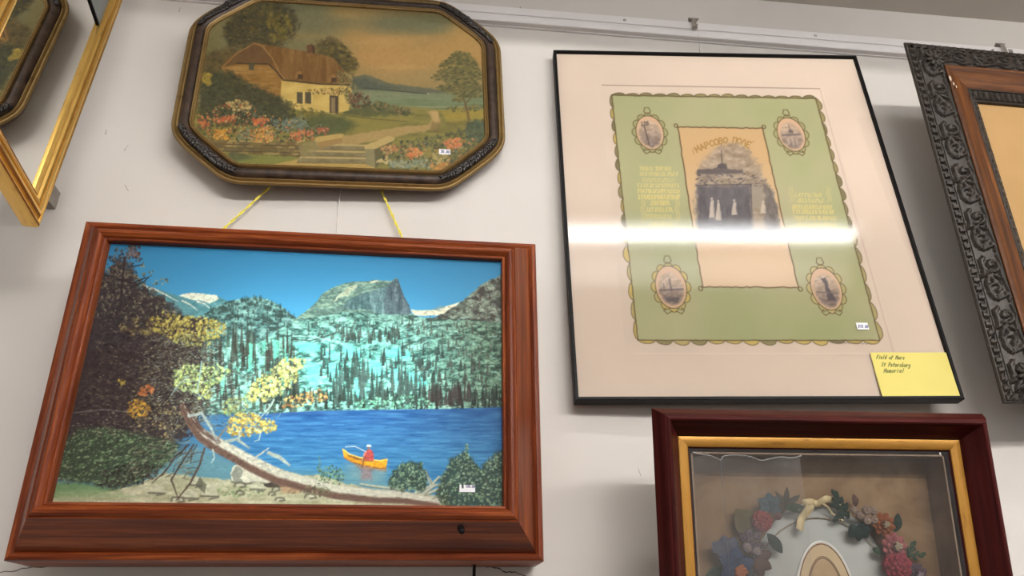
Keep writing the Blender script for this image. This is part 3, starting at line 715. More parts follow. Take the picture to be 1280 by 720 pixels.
    for (x, y) in ((374, 90), (416, 94)): s.poly([(x - 6, y + 8), (x - 3, y), (x + 2, y - 1), (x + 6, y + 6), (x + 5, y + 9)], (148, 110, 66), .9, soft=.8); s.poly([(x - 2, y + 3), (x + 5, y + 3), (x + 5, y + 9), (x - 2, y + 9)], (66, 46, 34), .9)
    s.poly([(383, 57), (390, 55), (392, 66), (384, 66)], (98, 66, 46)); s.poly([(390, 56), (393, 57), (394, 67), (391, 67)], (70, 48, 38)); s.poly([(311, 78), (318, 79), (317, 88), (311, 87)], (74, 70, 58))
    for x in (371, 381.5): s.poly([(x, 115), (x + 7.5, 115.5), (x + 7.5, 130), (x, 129)], (78, 72, 58)); s.stroke([(x + 8.4, 115), (x + 8.4, 130)], 1, (226, 206, 142))
    s.poly([(412, 119), (423, 120), (423, 142), (412, 141)], (70, 58, 46)); s.poly([(414, 122), (419, 122), (419, 141), (414, 141)], (142, 124, 96), .9)
    s.dabs(150, [(380, 112), (410, 110), (436, 110), (440, 122), (410, 118), (392, 118)], [(112, 92, 58), (86, 76, 48), (150, 110, 72)], (.8, 1.8), seed=36); s.dabs(170, [(420, 86), (430, 90), (446, 108), (452, 124), (446, 132), (432, 128), (424, 108)], [(110, 106, 70), (84, 84, 58), (132, 124, 84)], (1, 2.4), seed=37)
    s.dabs(120, [(434, 118), (450, 114), (464, 122), (462, 134), (440, 134)], [(72, 60, 46), (112, 70, 58), (60, 66, 46)], (1.2, 2.8), seed=38)
    # shrubs before the gable
    foliage([(250, 104), (262, 90), (282, 88), (300, 98), (312, 106), (330, 112), (345, 120), (362, 128), (366, 146), (340, 158), (250, 152)], 560, [(54, 56, 40), (66, 66, 44), (44, 50, 40), (84, 82, 50), (70, 76, 54)], 40, (54, 56, 40), (1.4, 3.6))
    s.dabs(70, [(252, 100), (256, 90), (264, 94), (262, 108)], [(172, 148, 62), (140, 122, 58)], (1.4, 3.4), seed=42); s.dabs(80, [(358, 126), (384, 134), (412, 142), (400, 148), (364, 146)], [(104, 96, 50), (126, 112, 56), (78, 76, 46)], (1.2, 3), seed=43)
    s.poly([(384, 146), (412, 142), (450, 156), (430, 168), (400, 172), (380, 168)], (72, 82, 50), .7, soft=3, wob=1)
    # stone wall
    s.poly([(258, 172), (288, 175), (340, 177), (378, 177), (382, 194), (340, 196), (296, 192), (262, 184)], 0, soft=1, tex=lambda x, y: A(112, 96, 60) + (nz(x, y, 14, 6, 50)[..., None] - .5) * 46)
    for k in range(60):
        x = R.uniform(272, 376); y = 178 + R.randrange(4) * 4.3 + (x - 270) * .02; s.poly([(x - R.uniform(2.5, 5), y - 1.6), (x + R.uniform(2.5, 5), y - 1.4), (x + 4, y + 1.6), (x - 4, y + 1.7)], R.choice([(136, 118, 76), (110, 98, 64), (92, 84, 58), (150, 130, 86)]), .8, wob=.3, seed=k)
        s.stroke([(x - 5, y + 2), (x + 4, y + 2.2)], .8, (62, 54, 38), .7)
    s.stroke([(286, 176), (310, 176.5), (330, 178)], 1.8, (180, 158, 104), .9); s.stroke([(372, 178), (384, 174)], 2.4, (178, 156, 108), .9)
    s.poly([(284, 200), (310, 194), (336, 194), (370, 196), (366, 202), (330, 206), (286, 206)], (120, 126, 64), .95, soft=1.5, wob=1); s.poly([(290, 190), (310, 194), (320, 197), (290, 203), (280, 198)], (70, 80, 60), .7, soft=2)
    # steps
    s.poly([(340, 206), (372, 199), (470, 204), (468, 212), (340, 210)], (180, 152, 88), .95, soft=1)
    for (y0, x0, x1) in ((184, 398, 462), (192, 386, 460), (200, 376, 466)):
        s.poly([(x0, y0 - 5), (x1, y0 - 3), (x1, y0 - .5), (x0 - 3, y0 - 2)], (176, 156, 110)); s.poly([(x0 - 3, y0 - 2), (x1, y0 - .5), (x1, y0 + 4), (x0 - 5, y0 + 3)], 0, soft=.7, tex=lambda x, y: A(122, 112, 84) + (nz(x, y, 8, 5, 55)[..., None] - .5) * 50)
        s.stroke([(x0 - 4, y0 + 3.4), (x1, y0 + 4.4)], 1, (82, 74, 58), .7)
    s.poly([(392, 175), (396, 171), (424, 167), (430, 168), (428, 173), (398, 183)], (186, 158, 98), 1, soft=.7); s.poly([(396, 178), (428, 172), (428, 178), (400, 186)], (150, 120, 76), .9)
    s.poly([(455, 182), (486, 170), (494, 172), (492, 176), (468, 187), (456, 187)], (186, 164, 110), 1, soft=.7); s.poly([(456, 186), (470, 186), (470, 210), (458, 206)], (132, 126, 96), .95); s.poly([(468, 187), (492, 176), (474, 206), (469, 210)], (84, 82, 58), .8)
    s.poly([(372, 182), (394, 174), (400, 186), (378, 198)], (140, 128, 92), .7, soft=1, wob=.6)
    # flower beds
    def blooms(reg, n, cols, seed, r=(1, 2.6)): s.dabs(n, reg, cols, r, .75, seed=seed, a=(.75, 1), jit=12)
    s.dabs(420, [(250, 150), (300, 130), (360, 140), (412, 162), (384, 176), (300, 178), (258, 172), (246, 160)], [(52, 60, 48), (66, 74, 52), (84, 86, 58), (48, 52, 44)], (1.4, 3.4), seed=60)
    blooms([(282, 128), (300, 124), (316, 130), (312, 138), (292, 138)], 80, [(200, 178, 126), (178, 156, 104), (150, 134, 92)], 61)
    blooms([(246, 148), (260, 146), (262, 158), (250, 162)], 40, [(182, 92, 58), (204, 120, 80), (130, 66, 46)], 62); blooms([(266, 148), (292, 144), (296, 152), (270, 154)], 60, [(196, 98, 62), (208, 128, 86), (150, 74, 48)], 63)
    blooms([(316, 148), (328, 144), (336, 150), (330, 158), (318, 156)], 60, [(212, 110, 64), (190, 88, 56)], 64); blooms([(318, 162), (336, 156), (344, 168), (340, 178), (316, 176)], 110, [(216, 158, 76), (200, 134, 66), (220, 176, 110), (140, 96, 56)], 65)
    blooms([(264, 162), (284, 162), (288, 174), (268, 174)], 80, [(214, 164, 62), (196, 140, 52), (170, 110, 50)], 66); blooms([(338, 150), (378, 146), (386, 160), (350, 166)], 120, [(96, 116, 116), (116, 134, 134), (76, 92, 92)], 67)
    blooms([(362, 166), (392, 160), (392, 174), (364, 176)], 70, [(194, 104, 68), (166, 82, 56), (208, 134, 90)], 68); blooms([(396, 160), (412, 160), (410, 168), (398, 168)], 30, [(184, 110, 88), (150, 82, 66)], 69); blooms([(296, 164), (312, 160), (314, 172), (298, 176)], 40, [(120, 128, 106), (92, 100, 82)], 70)
    for reg_, cs_, n_, k_ in (([(246, 140), (300, 124), (340, 150), (350, 176), (258, 172)], [(196, 106, 70), (206, 160, 84), (200, 178, 128), (176, 80, 58), (214, 134, 84)], 190, 160), ([(300, 138), (412, 158), (392, 176), (300, 176)], [(112, 128, 122), (196, 108, 82), (150, 152, 118), (210, 150, 90), (90, 106, 104)], 170, 161)):
        s.dabs(n_, reg_, cs_, (.8, 1.9), .8, seed=k_, a=(.6, .95), jit=12)
    s.dabs(520, [(472, 190), (496, 178), (530, 172), (570, 164), (590, 150), (606, 150), (600, 184), (566, 214), (480, 212)], [(62, 70, 52), (80, 88, 60), (98, 102, 68), (54, 60, 50)], (1.6, 3.8), seed=71)
    s.dabs(140, [(582, 158), (598, 150), (606, 152), (604, 178), (584, 176)], [(70, 84, 66), (86, 98, 74), (58, 70, 58)], (1.6, 3.6), seed=72)
    blooms([(476, 184), (494, 180), (498, 188), (480, 194)], 60, [(206, 168, 118), (178, 136, 92), (150, 104, 72)], 73); blooms([(504, 188), (522, 184), (530, 194), (512, 198)], 80, [(206, 122, 72), (184, 100, 58), (216, 150, 94)], 74); blooms([(555, 176), (574, 172), (578, 184), (560, 186)], 80, [(214, 136, 92), (196, 108, 72)], 75)
    s.dabs(170, [(474, 184), (530, 178), (580, 170), (600, 172), (570, 208), (484, 208)], [(206, 124, 84), (190, 160, 104), (214, 150, 100), (126, 138, 126), (176, 92, 66)], (.8, 1.9), .8, seed=162, a=(.6, .95))
    blooms([(484, 202), (536, 200), (540, 210), (490, 210)], 120, [(126, 140, 130), (106, 122, 116), (150, 156, 136)], 76); blooms([(540, 192), (556, 188), (562, 202), (544, 206)], 60, [(190, 170, 112), (160, 146, 96)], 77); blooms([(536, 206), (560, 204), (556, 212), (540, 212)], 40, [(206, 150, 80), (180, 120, 64)], 78); blooms([(470, 202), (484, 196), (486, 204)], 24, [(190, 170, 124)], 79)
    # wind-bent tree on the right
    s.stroke([(586, 149), (584, 138), (581, 128), (578, 118)], [3.4, 2.4, 2, 1.4], (104, 84, 50)); s.stroke([(582, 130), (590, 120)], 1.4, (96, 80, 50)); s.stroke([(581, 126), (572, 116)], 1.2, (96, 80, 50))
    for reg_ in ([(558, 78), (572, 66), (588, 68), (598, 86), (576, 84)], [(542, 99), (556, 88), (578, 84), (600, 88), (602, 99), (578, 103)], [(550, 110), (562, 103), (590, 103), (602, 107), (600, 120), (580, 122)]):
        s.poly(reg_, (92, 90, 56), .75, soft=2.5, wob=2.2, seed=int(reg_[0][0]))
    for reg, n, sd in (([(560, 72), (572, 64), (586, 66), (594, 76), (598, 86), (576, 82)], 100, 80), ([(538, 98), (552, 86), (576, 82), (600, 86), (603, 100), (580, 104), (560, 102)], 200, 81), ([(544, 110), (560, 102), (590, 102), (604, 106), (602, 122), (584, 122), (566, 118)], 170, 82), ([(552, 76), (566, 74), (566, 82), (548, 84)], 40, 83), ([(564, 122), (576, 120), (578, 128), (566, 126)], 26, 84)):
        s.dabs(n, reg, [(88, 88, 54), (104, 100, 60), (72, 74, 50), (122, 114, 72)], (1.4, 3.8), .5, (-.4, .3), (.5, .95), seed=sd, jit=9)
        s.dabs(n // 2, reg, [(66, 70, 46), (80, 80, 50), (132, 122, 78)], (1, 2.6), .5, (-.4, .3), (.5, .9), seed=sd + 50, jit=9)
    s.C[:] = (s.C * .86 + A(92, 84, 56) * .14) * A(1.0, .98, .90)
    n = nz(X, Y, 3, 3, 99, 2)[..., None]; s.C += (n - .5) * 10
    return s

# ---------------------------------------------------------------- artwork 3: green commemorative sheet with vignettes
GLYPH = {  # strokes in a unit box, y down
    'М': [[(0, 1), (.05, 0), (.5, .65), (.95, 0), (1, 1)]], 'А': [[(0, 1), (.5, 0), (1, 1)], [(.2, .65), (.8, .65)]],
    'Р': [[(.1, 1), (.1, 0), (.75, .05), (.9, .28), (.7, .52), (.1, .55)]], 'С': [[(.95, .2), (.6, 0), (.15, .2), (.05, .55), (.25, .92), (.65, 1), (.95, .8)]],
    'О': [[(.5, 0), (.1, .2), (0, .5), (.15, .85), (.5, 1), (.85, .85), (1, .5), (.9, .2), (.5, 0)]],
    'В': [[(.1, 1), (.1, 0), (.7, .05), (.8, .25), (.6, .46), (.1, .48)], [(.6, .46), (.9, .65), (.75, .95), (.1, 1)]],
    'П': [[(.1, 1), (.1, 0), (.9, 0), (.9, 1)]], 'Л': [[(0, 1), (.35, 0), (.7, 0), (1, 1)]], 'Е': [[(.9, 0), (.1, 0), (.1, 1), (.9, 1)], [(.1, .5), (.7, .5)]],
    'F': [[(.9, 0), (.2, 0), (.05, 1)], [(.15, .45), (.7, .45)]], 'i': [[(.5, .4), (.4, 1)], [(.55, .15), (.6, .2)]],
    'e': [[(.1, .7), (.8, .62), (.7, .42), (.3, .42), (.1, .75), (.4, 1), (.9, .88)]], 'l': [[(.6, 0), (.4, 1)]],
    'd': [[(.8, .5), (.4, .4), (.1, .75), (.4, 1), (.75, .8), (.95, 0), (.8, 1)]], 'o': [[(.5, .4), (.1, .65), (.3, 1), (.8, .9), (.9, .55), (.5, .4)]],
    'f': [[(.95, .1), (.6, 0), (.4, .3), (.3, 1.15)], [(.1, .5), (.8, .45)]], 'M': [[(0, 1), (.15, .05), (.5, .6), (.9, 0), (.95, 1)]],
    'a': [[(.8, .5), (.4, .4), (.1, .75), (.35, 1), (.75, .8), (.85, .45), (.85, 1)]], 'r': [[(.2, .45), (.2, 1)], [(.2, .65), (.5, .42), (.9, .5)]],
    's': [[(.85, .48), (.4, .42), (.3, .62), (.75, .75), (.7, .98), (.1, .95)]], 'S': [[(.9, .1), (.4, 0), (.15, .25), (.8, .65), (.6, 1), (.05, .9)]],
    't': [[(.5, .1), (.4, .9), (.8, 1)], [(.1, .4), (.9, .36)]], 'P': [[(.1, 1), (.2, 0), (.8, .05), (.9, .3), (.6, .52), (.15, .55)]],
    'b': [[(.25, 0), (.15, 1), (.6, 1), (.85, .75), (.6, .5), (.2, .6)]], 'u': [[(.1, .42), (.15, .9), (.5, 1), (.8, .8), (.85, .42), (.9, 1)]],
    'g': [[(.8, .5), (.4, .4), (.1, .7), (.4, .9), (.8, .7), (.8, 1.2), (.4, 1.4), (.1, 1.25)]], 'm': [[(.05, 1), (.1, .45), (.35, .45), (.45, 1)], [(.45, .6), (.7, .42), (.9, .6), (.95, 1)]],
    '$': [[(.85, .15), (.4, .08), (.15, .3), (.8, .65), (.6, .95), (.1, .85)], [(.5, -.05), (.5, 1.08)]], '.': [[(.45, .95), (.5, 1)]],
    '0': [[(.5, 0), (.1, .3), (.15, .8), (.5, 1), (.85, .75), (.85, .25), (.5, 0)]], '1': [[(.3, .2), (.55, 0), (.55, 1)]], '5': [[(.9, 0), (.25, 0), (.2, .45), (.7, .42), (.85, .75), (.5, 1), (.1, .9)]],
}


def write(s, text, x, y, h, adv, col, wd=.8, ang=0.0, slant=0.0, a=.9):
    ca, sa = math.cos(ang), math.sin(ang)
    for ch in text:
        for st in GLYPH.get(ch, []):
            s.stroke([(x + (px * adv * .8 + (1 - py) * h * slant) * ca - (py - 1) * h * sa * -1 * -1, y + (py - 1) * h * ca + px * adv * .8 * sa) for px, py in st], wd, col, a, soft=.45)
        x += adv * ca; y += adv * sa


def paint_sheet():
    s = Sheet(-.2045, .2045, .071, .6060, 470, 620, H_BLACK, (226, 209, 192)); X, Y, U, V = s.X, s.Y, s.U, s.V
    A = lambda *c: np.array(c, float); R = random.Random(9)
    def P(u, v):
        w = s.H[2, 0] * u + s.H[2, 1] * v + s.H[2, 2]
        return ((s.H[0, 0] * u + s.H[0, 1] * v + s.H[0, 2]) / w, (s.H[1, 0] * u + s.H[1, 1] * v + s.H[1, 2]) / w)
    L = lambda pts: [P(*p) for p in pts]
    s.C += (nz(X, Y, 60, 60, 1, 3)[..., None] - .5) * 14
    # plate mark
    s.stroke(L([(-.2, .602), (.199, .602)]), 1.1, (150, 124, 108), .8); s.stroke(L([(.1995, .602), (.2, .073)]), 1.2, (205, 180, 164), .8); s.stroke(L([(-.19, .0745), (.2, .0745)]), 1, (236, 220, 204), .8)
    # green field
    gx0, gx1, gz0, gz1 = -.1845, .184, .096, .578
    s.poly(L([(gx0, gz0), (gx1, gz0), (gx1 + .003, gz1), (gx0, gz1)]), 0, tex=lambda x, y: A(186, 184, 142) + (nz(x, y, 70, 70, 4, 3)[..., None] - .5) * A(22, 10, 22))
    br = (106, 88, 56)
    def scallops(a, b, n, out, fills):
        a = np.array(a); b = np.array(b); o = np.array(out)
        for k in range(n):
            p = a + (b - a) * k / n; q = a + (b - a) * (k + 1) / n; j = R.uniform(.7, 1.25)
            arc = [p + (q - p) * t + o * j * (math.sin(math.pi * t) ** .6) * (.72 + .28 * t) for t in np.linspace(0, 1, 8)]
            s.poly(L(arc), R.choice(fills), .95); s.stroke(L(arc), 1.05, br, .85, wob=.2)
        s.stroke(L([a, b]), 1.4, br, .9, wob=.3)
    olive = [(150, 140, 96), (134, 126, 86), (166, 154, 104)]; yel = [(216, 192, 112), (206, 182, 104), (196, 178, 118)]
    scallops((gx0, gz1), (gx1 + .003, gz1), 15, (0, .0070), olive); scallops((gx0, gz0), (gx1, gz0), 14, (0, -.0080), yel + olive)
    scallops((gx0, gz1), (gx0, gz0 + .20), 10, (-.0066, 0), olive + yel); scallops((gx0, gz0 + .2), (gx0, gz0), 6, (-.0080, 0), yel); scallops((gx1 + .003, gz1), (gx1 + .001, gz0 + .2), 10, (.0080, 0), olive); scallops((gx1 + .001, gz0 + .2), (gx1, gz0), 6, (.0088, 0), [(190, 176, 120), (170, 158, 112)])
    # middle panel
    s.poly(L([(-.075, .187), (.0765, .187), (.0765, .507), (-.074, .507)]), 0, tex=lambda x, y: A(216, 184, 138) + np.clip((y - 200) / 90, 0, 1)[..., None] * A(10, 16, 28))
    for a, b in (((-.075, .187), (.0765, .187)), ((.0765, .187), (.0765, .507)), ((.0765, .507), (-.074, .507)), ((-.074, .507), (-.075, .187))):
        a = np.array(a); b = np.array(b); n = 26; d = (b - a) / np.linalg.norm(b - a); nn = np.array([-d[1], d[0]])
        s.stroke(L([a + (b - a) * k / n + nn * R.uniform(-.0009, .0009) for k in range(n + 1)]), 1.5, (104, 78, 50), .9)
    for (u, v, sx, sz) in ((-.074, .507, -1, 1), (.0765, .507, 1, 1), (.0765, .187, 1, -1), (-.075, .187, -1, -1)):
        for t0 in (0, 2.2):
            s.stroke(L([(u + sx * (.003 + .003 * math.cos(t + t0)), v + sz * (.003 + .004 * math.sin(t + t0))) for t in np.linspace(0, 4.5, 9)]), 1.1, (110, 86, 54), .9)
    # arched title
    ttl = 'МАРСОВО ПОЛЕ'
    for k, ch in enumerate(ttl):
        t = k / (len(ttl) - 1); x = 872 + 60 * t; y = 188 - 15.5 * math.sin(math.pi * min(1, t * 1.02 + .02) * .5 + .22 * t) + 7.0 * t ** 3
        write(s, ch, x, y + 2.5, 7.2, 6.4, (176, 140, 80), 1.6, ang=-.62 + 1.05 * t, a=.95)
    s.stroke([(866, 187), (868, 192)], 1.2, (178, 142, 78), .8); s.stroke([(937, 176), (940, 178), (943, 176)], 1.1, (178, 142, 78), .8)
    # vignette
    vig = [(874, 300), (869, 262), (869, 240), (872, 220), (876, 206), (886, 192), (898, 182), (910, 178), (924, 180), (938, 190), (948, 204), (956, 222), (965, 240), (972, 262), (976, 290), (974, 300)]
    s.poly(vig, 0, .9, soft=3, wob=2.6, tex=lambda x, y: A(176, 158, 138) + (nz(x, y, 9, 4.5, 12, 4, .65)[..., None] - .5) * 96)
    s.poly([(872, 211), (900, 210), (929, 212), (928, 216), (872, 218)], (108, 98, 98), .9, wob=.8, soft=.9); s.poly([(896, 210), (898, 205), (903, 203), (908, 205), (910, 211)], (96, 88, 90), .9); s.stroke([(903, 204), (902, 188)], 1.5, (104, 94, 94), .85)
    s.dabs(160, [(872, 218), (930, 216), (960, 224), (966, 232), (930, 234), (870, 232)], [(120, 108, 104), (150, 136, 124), (98, 90, 92), (176, 160, 142)], (1, 3), .5, (-.4, .4), seed=13)
    s.poly([(871, 232), (938, 231), (942, 300), (874, 300)], 0, .93, soft=2.4, wob=1.2, tex=lambda x, y: A(110, 104, 108) + (nz(x, y, 5, 12, 14)[..., None] - .5) * 44); s.poly([(955, 230), (966, 236), (974, 268), (974, 300), (958, 300)], 0, .9, soft=2, wob=1.4, tex=lambda x, y: A(122, 112, 108) + (nz(x, y, 4, 6, 15)[..., None] - .5) * 70)
    s.poly([(939, 232), (953, 234), (957, 258), (940, 260)], (172, 158, 140), .9); s.stroke([(939, 232), (940, 262)], 1.2, (96, 90, 92), .8); s.stroke([(870, 231), (940, 230)], 1.2, (92, 84, 86), .8)
    for (x, y, h) in ((890, 248, 24), (898, 251, 24), (918, 250, 18), (954, 252, 14)):
        s.poly([(x - 1.5, y + 2), (x + 2, y + 2), (x + 4, y + h), (x - 3.5, y + h)], (222, 208, 190), .92, soft=.7, wob=.5); s.dab(x, y, 1.7, 2, 0, (228, 212, 194), .95); s.stroke([(x + 2, y + 8), (x + 3, y + h)], .8, (150, 136, 128), .6)
    # medallions
    def medallion(cu, cv, kind, fills, sd):
        q = random.Random(sd); ru, rv = .0232, .0360
        el = lambda k, n, f=1.0, df=0: (cu + (ru * f + df) * math.cos(2 * math.pi * k / n), cv + (rv * f + df) * math.sin(2 * math.pi * k / n))
        n = 12
        for k in range(n):
            a0 = k - .5; a1 = k + .5; pts = [el(a0 + (a1 - a0) * t, n, 1.0, .0022 + .0058 * math.sin(math.pi * t) ** .6) for t in np.linspace(0, 1, 8)]
            s.poly(L(pts), q.choice(fills), .85); s.stroke(L(pts), 1.05, br, .85)
        for t in (-1, 1):
            s.stroke(L([(cu + t * .003, cv - rv - .006), (cu + t * .011, cv - rv - .011), (cu + t * .016, cv - rv - .005), (cu + t * .012, cv - rv - .001)]), 1.1, br, .9); s.stroke(L([(cu + t * .001, cv + rv + .006), (cu + t * .006, cv + rv + .011), (cu + t * .004, cv + rv + .018)]), 1.1, br, .9)
        s.stroke(L([(cu - .004, cv + rv + .02), (cu + .004, cv + rv + .02)]), 1, br, .8)
        s.poly(L([el(k, 28, 1.03) for k in range(28)]), (224, 190, 158)); s.stroke(L([el(k, 28, 1.05) for k in range(29)]), 1.1, br, .9)
        inn = L([(cu + (ru * .84) * math.cos(t), cv - .003 + rv * .82 * math.sin(t)) for t in np.linspace(0, 6.1, 22)])
        w, m = s.pmask(inn, 1.6, .8, sd)
        x0, y0 = P(cu, cv)
        g = nz(s.X[w], s.Y[w], 5, 3, sd, 3); b = np.clip((s.Y[w] - y0 + 6) / 22, 0, 1)
        c = A(200, 178, 156) - b[..., None] * A(62, 56, 40) + (g[..., None] - .5) * 80
        s.mix(w, m, c, .9)
        if kind == 0:
            s.stroke([P(cu - .009, cv + .016), P(cu - .004, cv - .026)], 1.5, (96, 84, 84), .85); s.dabs(30, L([(cu - .014, cv + .014), (cu, cv + .018), (cu + .002, cv + .024), (cu - .012, cv + .024)]), [(110, 96, 88), (140, 122, 108)], (.8, 1.8), seed=sd)
        if kind == 1:
            s.poly(L([(cu - .004, cv + .004), (cu - .003, cv + .01), (cu + .001, cv + .012), (cu + .004, cv + .009), (cu + .005, cv + .003)]), (112, 102, 104), .9); s.stroke(L([(cu, cv + .012), (cu - .001, cv + .022)]), 1, (120, 106, 104), .9); s.stroke(L([(cu - .016, cv - .002), (cu + .016, cv)]), 2.2, (116, 106, 110), .8)
            for t in (-.008, 0, .007): s.stroke(L([(cu + t, cv - .011), (cu + t, cv - .022)]), 2, (206, 190, 174), .7)
        if kind == 2:
            s.stroke(L([(cu - .018, cv - .006), (cu + .018, cv - .004)]), 2.4, (124, 114, 114), .9); s.stroke(L([(cu, cv - .006), (cu - .001, cv + .014)]), 2, (112, 100, 102), .85); s.stroke(L([(cu - .011, cv - .006), (cu - .011, cv + .006)]), 1.3, (124, 112, 112), .8); s.poly(L([(cu - .014, cv - .018), (cu + .012, cv - .018), (cu + .008, cv - .026), (cu - .008, cv - .026)]), (104, 96, 98), .8, soft=1)
        if kind == 3:
            s.poly(L([(cu - .002, cv - .022), (cu - .001, cv + .002), (cu - .004, cv + .012), (cu - .005, cv + .018), (cu + .002, cv + .02), (cu + .005, cv + .012), (cu + .004, cv + .002), (cu + .012, cv - .022)]), (98, 88, 92), .92, soft=.8, wob=.7); s.stroke(L([(cu - .016, cv - .006), (cu + .016, cv - .008)]), 1.6, (128, 116, 114), .8)
    medallion(-.1245, .494, 0, [(176, 172, 124)], 21); medallion(.1255, .494, 1, [(178, 172, 124)], 22); medallion(-.124, .187, 2, yel, 23); medallion(.121, .185, 3, [(206, 188, 130), (190, 178, 122)], 24)
    # gilt lettering, worn past reading: broken strokes only
    gold = (234, 214, 142)
    def worn(x0, x1, y, h, sl, wd, a):
        x = x0
        while x < x1:
            w = R.uniform(1.6, 3.6); yy = y + (x - x0) * sl
            for _ in range(2): s.stroke([(x + R.uniform(0, w), yy - h / 2), (x + R.uniform(0, w), yy + h / 2)], wd, gold, a)
            s.stroke([(x, yy + R.choice((-1, 1)) * h / 2), (x + w, yy + R.choice((-1, 1)) * h / 2)], wd * .8, gold, a * .9); x += w + R.uniform(.4, 1.2)
    for (x0, x1, y, h, a) in ((800, 838, 210, 4, .65), (800, 845, 216.5, 4, .6), (803, 840, 224.5, 4, .4), (797, 848, 231, 4, .6), (797, 850, 238, 4.2, .75), (798, 849, 245.5, 5, .9), (813, 838, 253, 5, .75), (808, 839, 261.5, 5, .65), (808, 840, 270, 5, .6), (812, 840, 279, 5, .6),
                              (994, 1026, 243, 4, .5), (996, 1028, 250, 4, .6), (990, 1040, 258, 4, .7), (991, 1042, 264, 4, .8), (993, 1044, 272, 4, .8), (996, 1046, 280, 4, .7), (998, 1046, 290, 4, .7)):
        worn(x0, x1, y, h, .008, .95, a * .95)
    for x in (802, 805, 845, 848): s.stroke([(x + math.sin(t * 1.3) * 1.2 + t * .12, 250 + t * 3) for t in range(10)], 1, gold, .75)
    for x in (987, 990, 1034, 1037): s.stroke([(x + math.sin(t * 1.3) * 1.2 + t * .25, 234 + t * 2.2) for t in range(9)], 1, gold, .5)
    # pencil signature under the field
    s.stroke([(1040 + k * 1.6, 427.5 + math.sin(k * 1.9) * 1.0 + k * .06) for k in range(32)], .7, (128, 112, 104), .75)
    return s


def paint_note():
    s = Sheet(.1626, .2803, .0040, .0748, 240, 150, H_BLACK, (238, 222, 128)); ink = (66, 74, 44)
    s.C += (nz(s.X, s.Y, 50, 30, 2, 2)[..., None] - .5) * 10
    write(s, 'Field', 1095, 449.2, 4.6, 2.5, ink, .75, .01, .2); write(s, 'of', 1110.5, 449.4, 4.2, 2.5, ink, .75, .01, .2); write(s, 'Mars', 1118.6, 449.6, 4.4, 2.9, ink, .75, .01, .2)
    write(s, 'St', 1101, 458.4, 4.6, 2.7, ink, .75, .02, .2); write(s, 'Petersburg', 1109.5, 458.8, 5, 2.8, ink, .75, .02, .2)
    write(s, 'Memorial', 1104, 466.4, 4.8, 3.2, ink, .75, -.01, .2)
    return s


def paint_tag(b, H, text, x, y, h, adv, ang, bar=None):
    s = Sheet(*b, 60, 34, H, (236, 234, 236)); write(s, text, x, y, h, adv, (66, 62, 96), .7, ang)
    if bar: s.poly(bar, (36, 36, 44), .95)
    return s


# ---------------------------------------------------------------- materials
def wall_mat():
    m, nt, b = mat_new('painted_plaster'); v = coords(nt)
    n1 = noise(nt, v, 1.6, 5, .6); n2 = noise(nt, v, 90, 3, .5)
    link(nt, ramp(nt, n1, [(.3, lin((206, 199, 191))), (.7, lin((217, 211, 204)))]), b.inputs['Base Color'])
    b.inputs['Roughness'].default_value = .75; b.inputs['Specular IOR Level'].default_value = .25
    bump(nt, n2, b, .08, .001)
    return m


WALL = wall_mat()
CEILING = plain('ceiling_paint', (205, 198, 188), .9, var=.04, scale=3, spec=.1)
TRIM = plain('trim_paint', (232, 226, 224), .45, var=.03, scale=8)
FLOORM = plain('floor_boards', (84, 70, 58), .7, var=.2, scale=4)
STEEL = plain('hook_steel', (206, 202, 196), .25, .85, scale=60)
CHERRY = wood('cherry_wood', (64, 24, 11), (110, 48, 21), (164, 88, 42), .38, 1.0, .0, .16)
MAHOG = wood('mahogany_wood', (36, 10, 10), (60, 18, 16), (82, 28, 24), .40, 1.1, .0, .1)
OAK = wood('oak_wood', (34, 16, 6), (84, 46, 17), (138, 84, 36), .48, .9, .0, .2)
GESSO = plain('dark_carved_gesso', (50, 43, 37), .48, .1, .35, 120, .35, attr=None, relief=.3)
GOLD = gilt('bright_gilt', (232, 188, 104), .27, dirt=(170, 122, 56))
SLIP = gilt('gilt_slip', (176, 126, 50), .42, dirt=(130, 84, 30), metal=.45)
OLDGOLD = gilt('aged_gilt', (136, 110, 66), .42, attr=None, dirt=(96, 74, 42), metal=.5)
BARK = plain('mottled_brown_veneer', (60, 46, 36), .45, 0, .6, 60, .35)
BLACKM = plain('black_metal', (15, 13, 13), .5, .0, .2, 80, .14)
BACKB = plain('cardboard_back', (120, 98, 72), .9)
GLASS = clear_glass('picture_glass', 1.8, rough=.08)
DUSTY = clear_glass('dusty_glass', 1.38, haze=.03)
PAPER = print_mat('printed_paper', .8, .15)
LITHO = print_mat('varnished_print', .55, .25)
TRANSP = print_mat('backlit_print', .45, .15, translucent=.42)

# ---------------------------------------------------------------- the room
def structure(o): o['kind'] = 'structure'; return o
wall = structure(box('wall_back', (-2.6, 3.6, 0, .12, FLOOR, CEIL), WALL))
structure(box('ceiling', (-2.6, 3.6, -5.0, .12, CEIL, CEIL + .08), CEILING))
structure(box('floor', (-2.6, 3.6, -5.0, .12, FLOOR - .08, FLOOR), FLOORM))
prof = [(0, 1.1365), (-.0040, 1.1365), (-.0040, 1.1380), (-.0128, 1.1384), (-.0140, 1.1395), (-.0155, 1.144), (-.0165, 1.149), (-.0150, 1.154), (-.0130, 1.1575), (-.0120, 1.1585), (-.0030, 1.1588), (-.0030, 1.1604), (-.0112, 1.1606), (-.0120, 1.1615), (-.0120, 1.178), (-.0105, 1.180), (0, 1.180)]
V = [(x, y, z) for x in (-2.6, 3.6) for y, z in prof]; k = len(prof)
F = [(i, i + 1, k + i + 1, k + i) for i in range(k - 1)] + [tuple(range(k))[::-1], tuple(range(k, 2 * k))]
rail = structure(mesh('trim_1', V, F, TRIM))
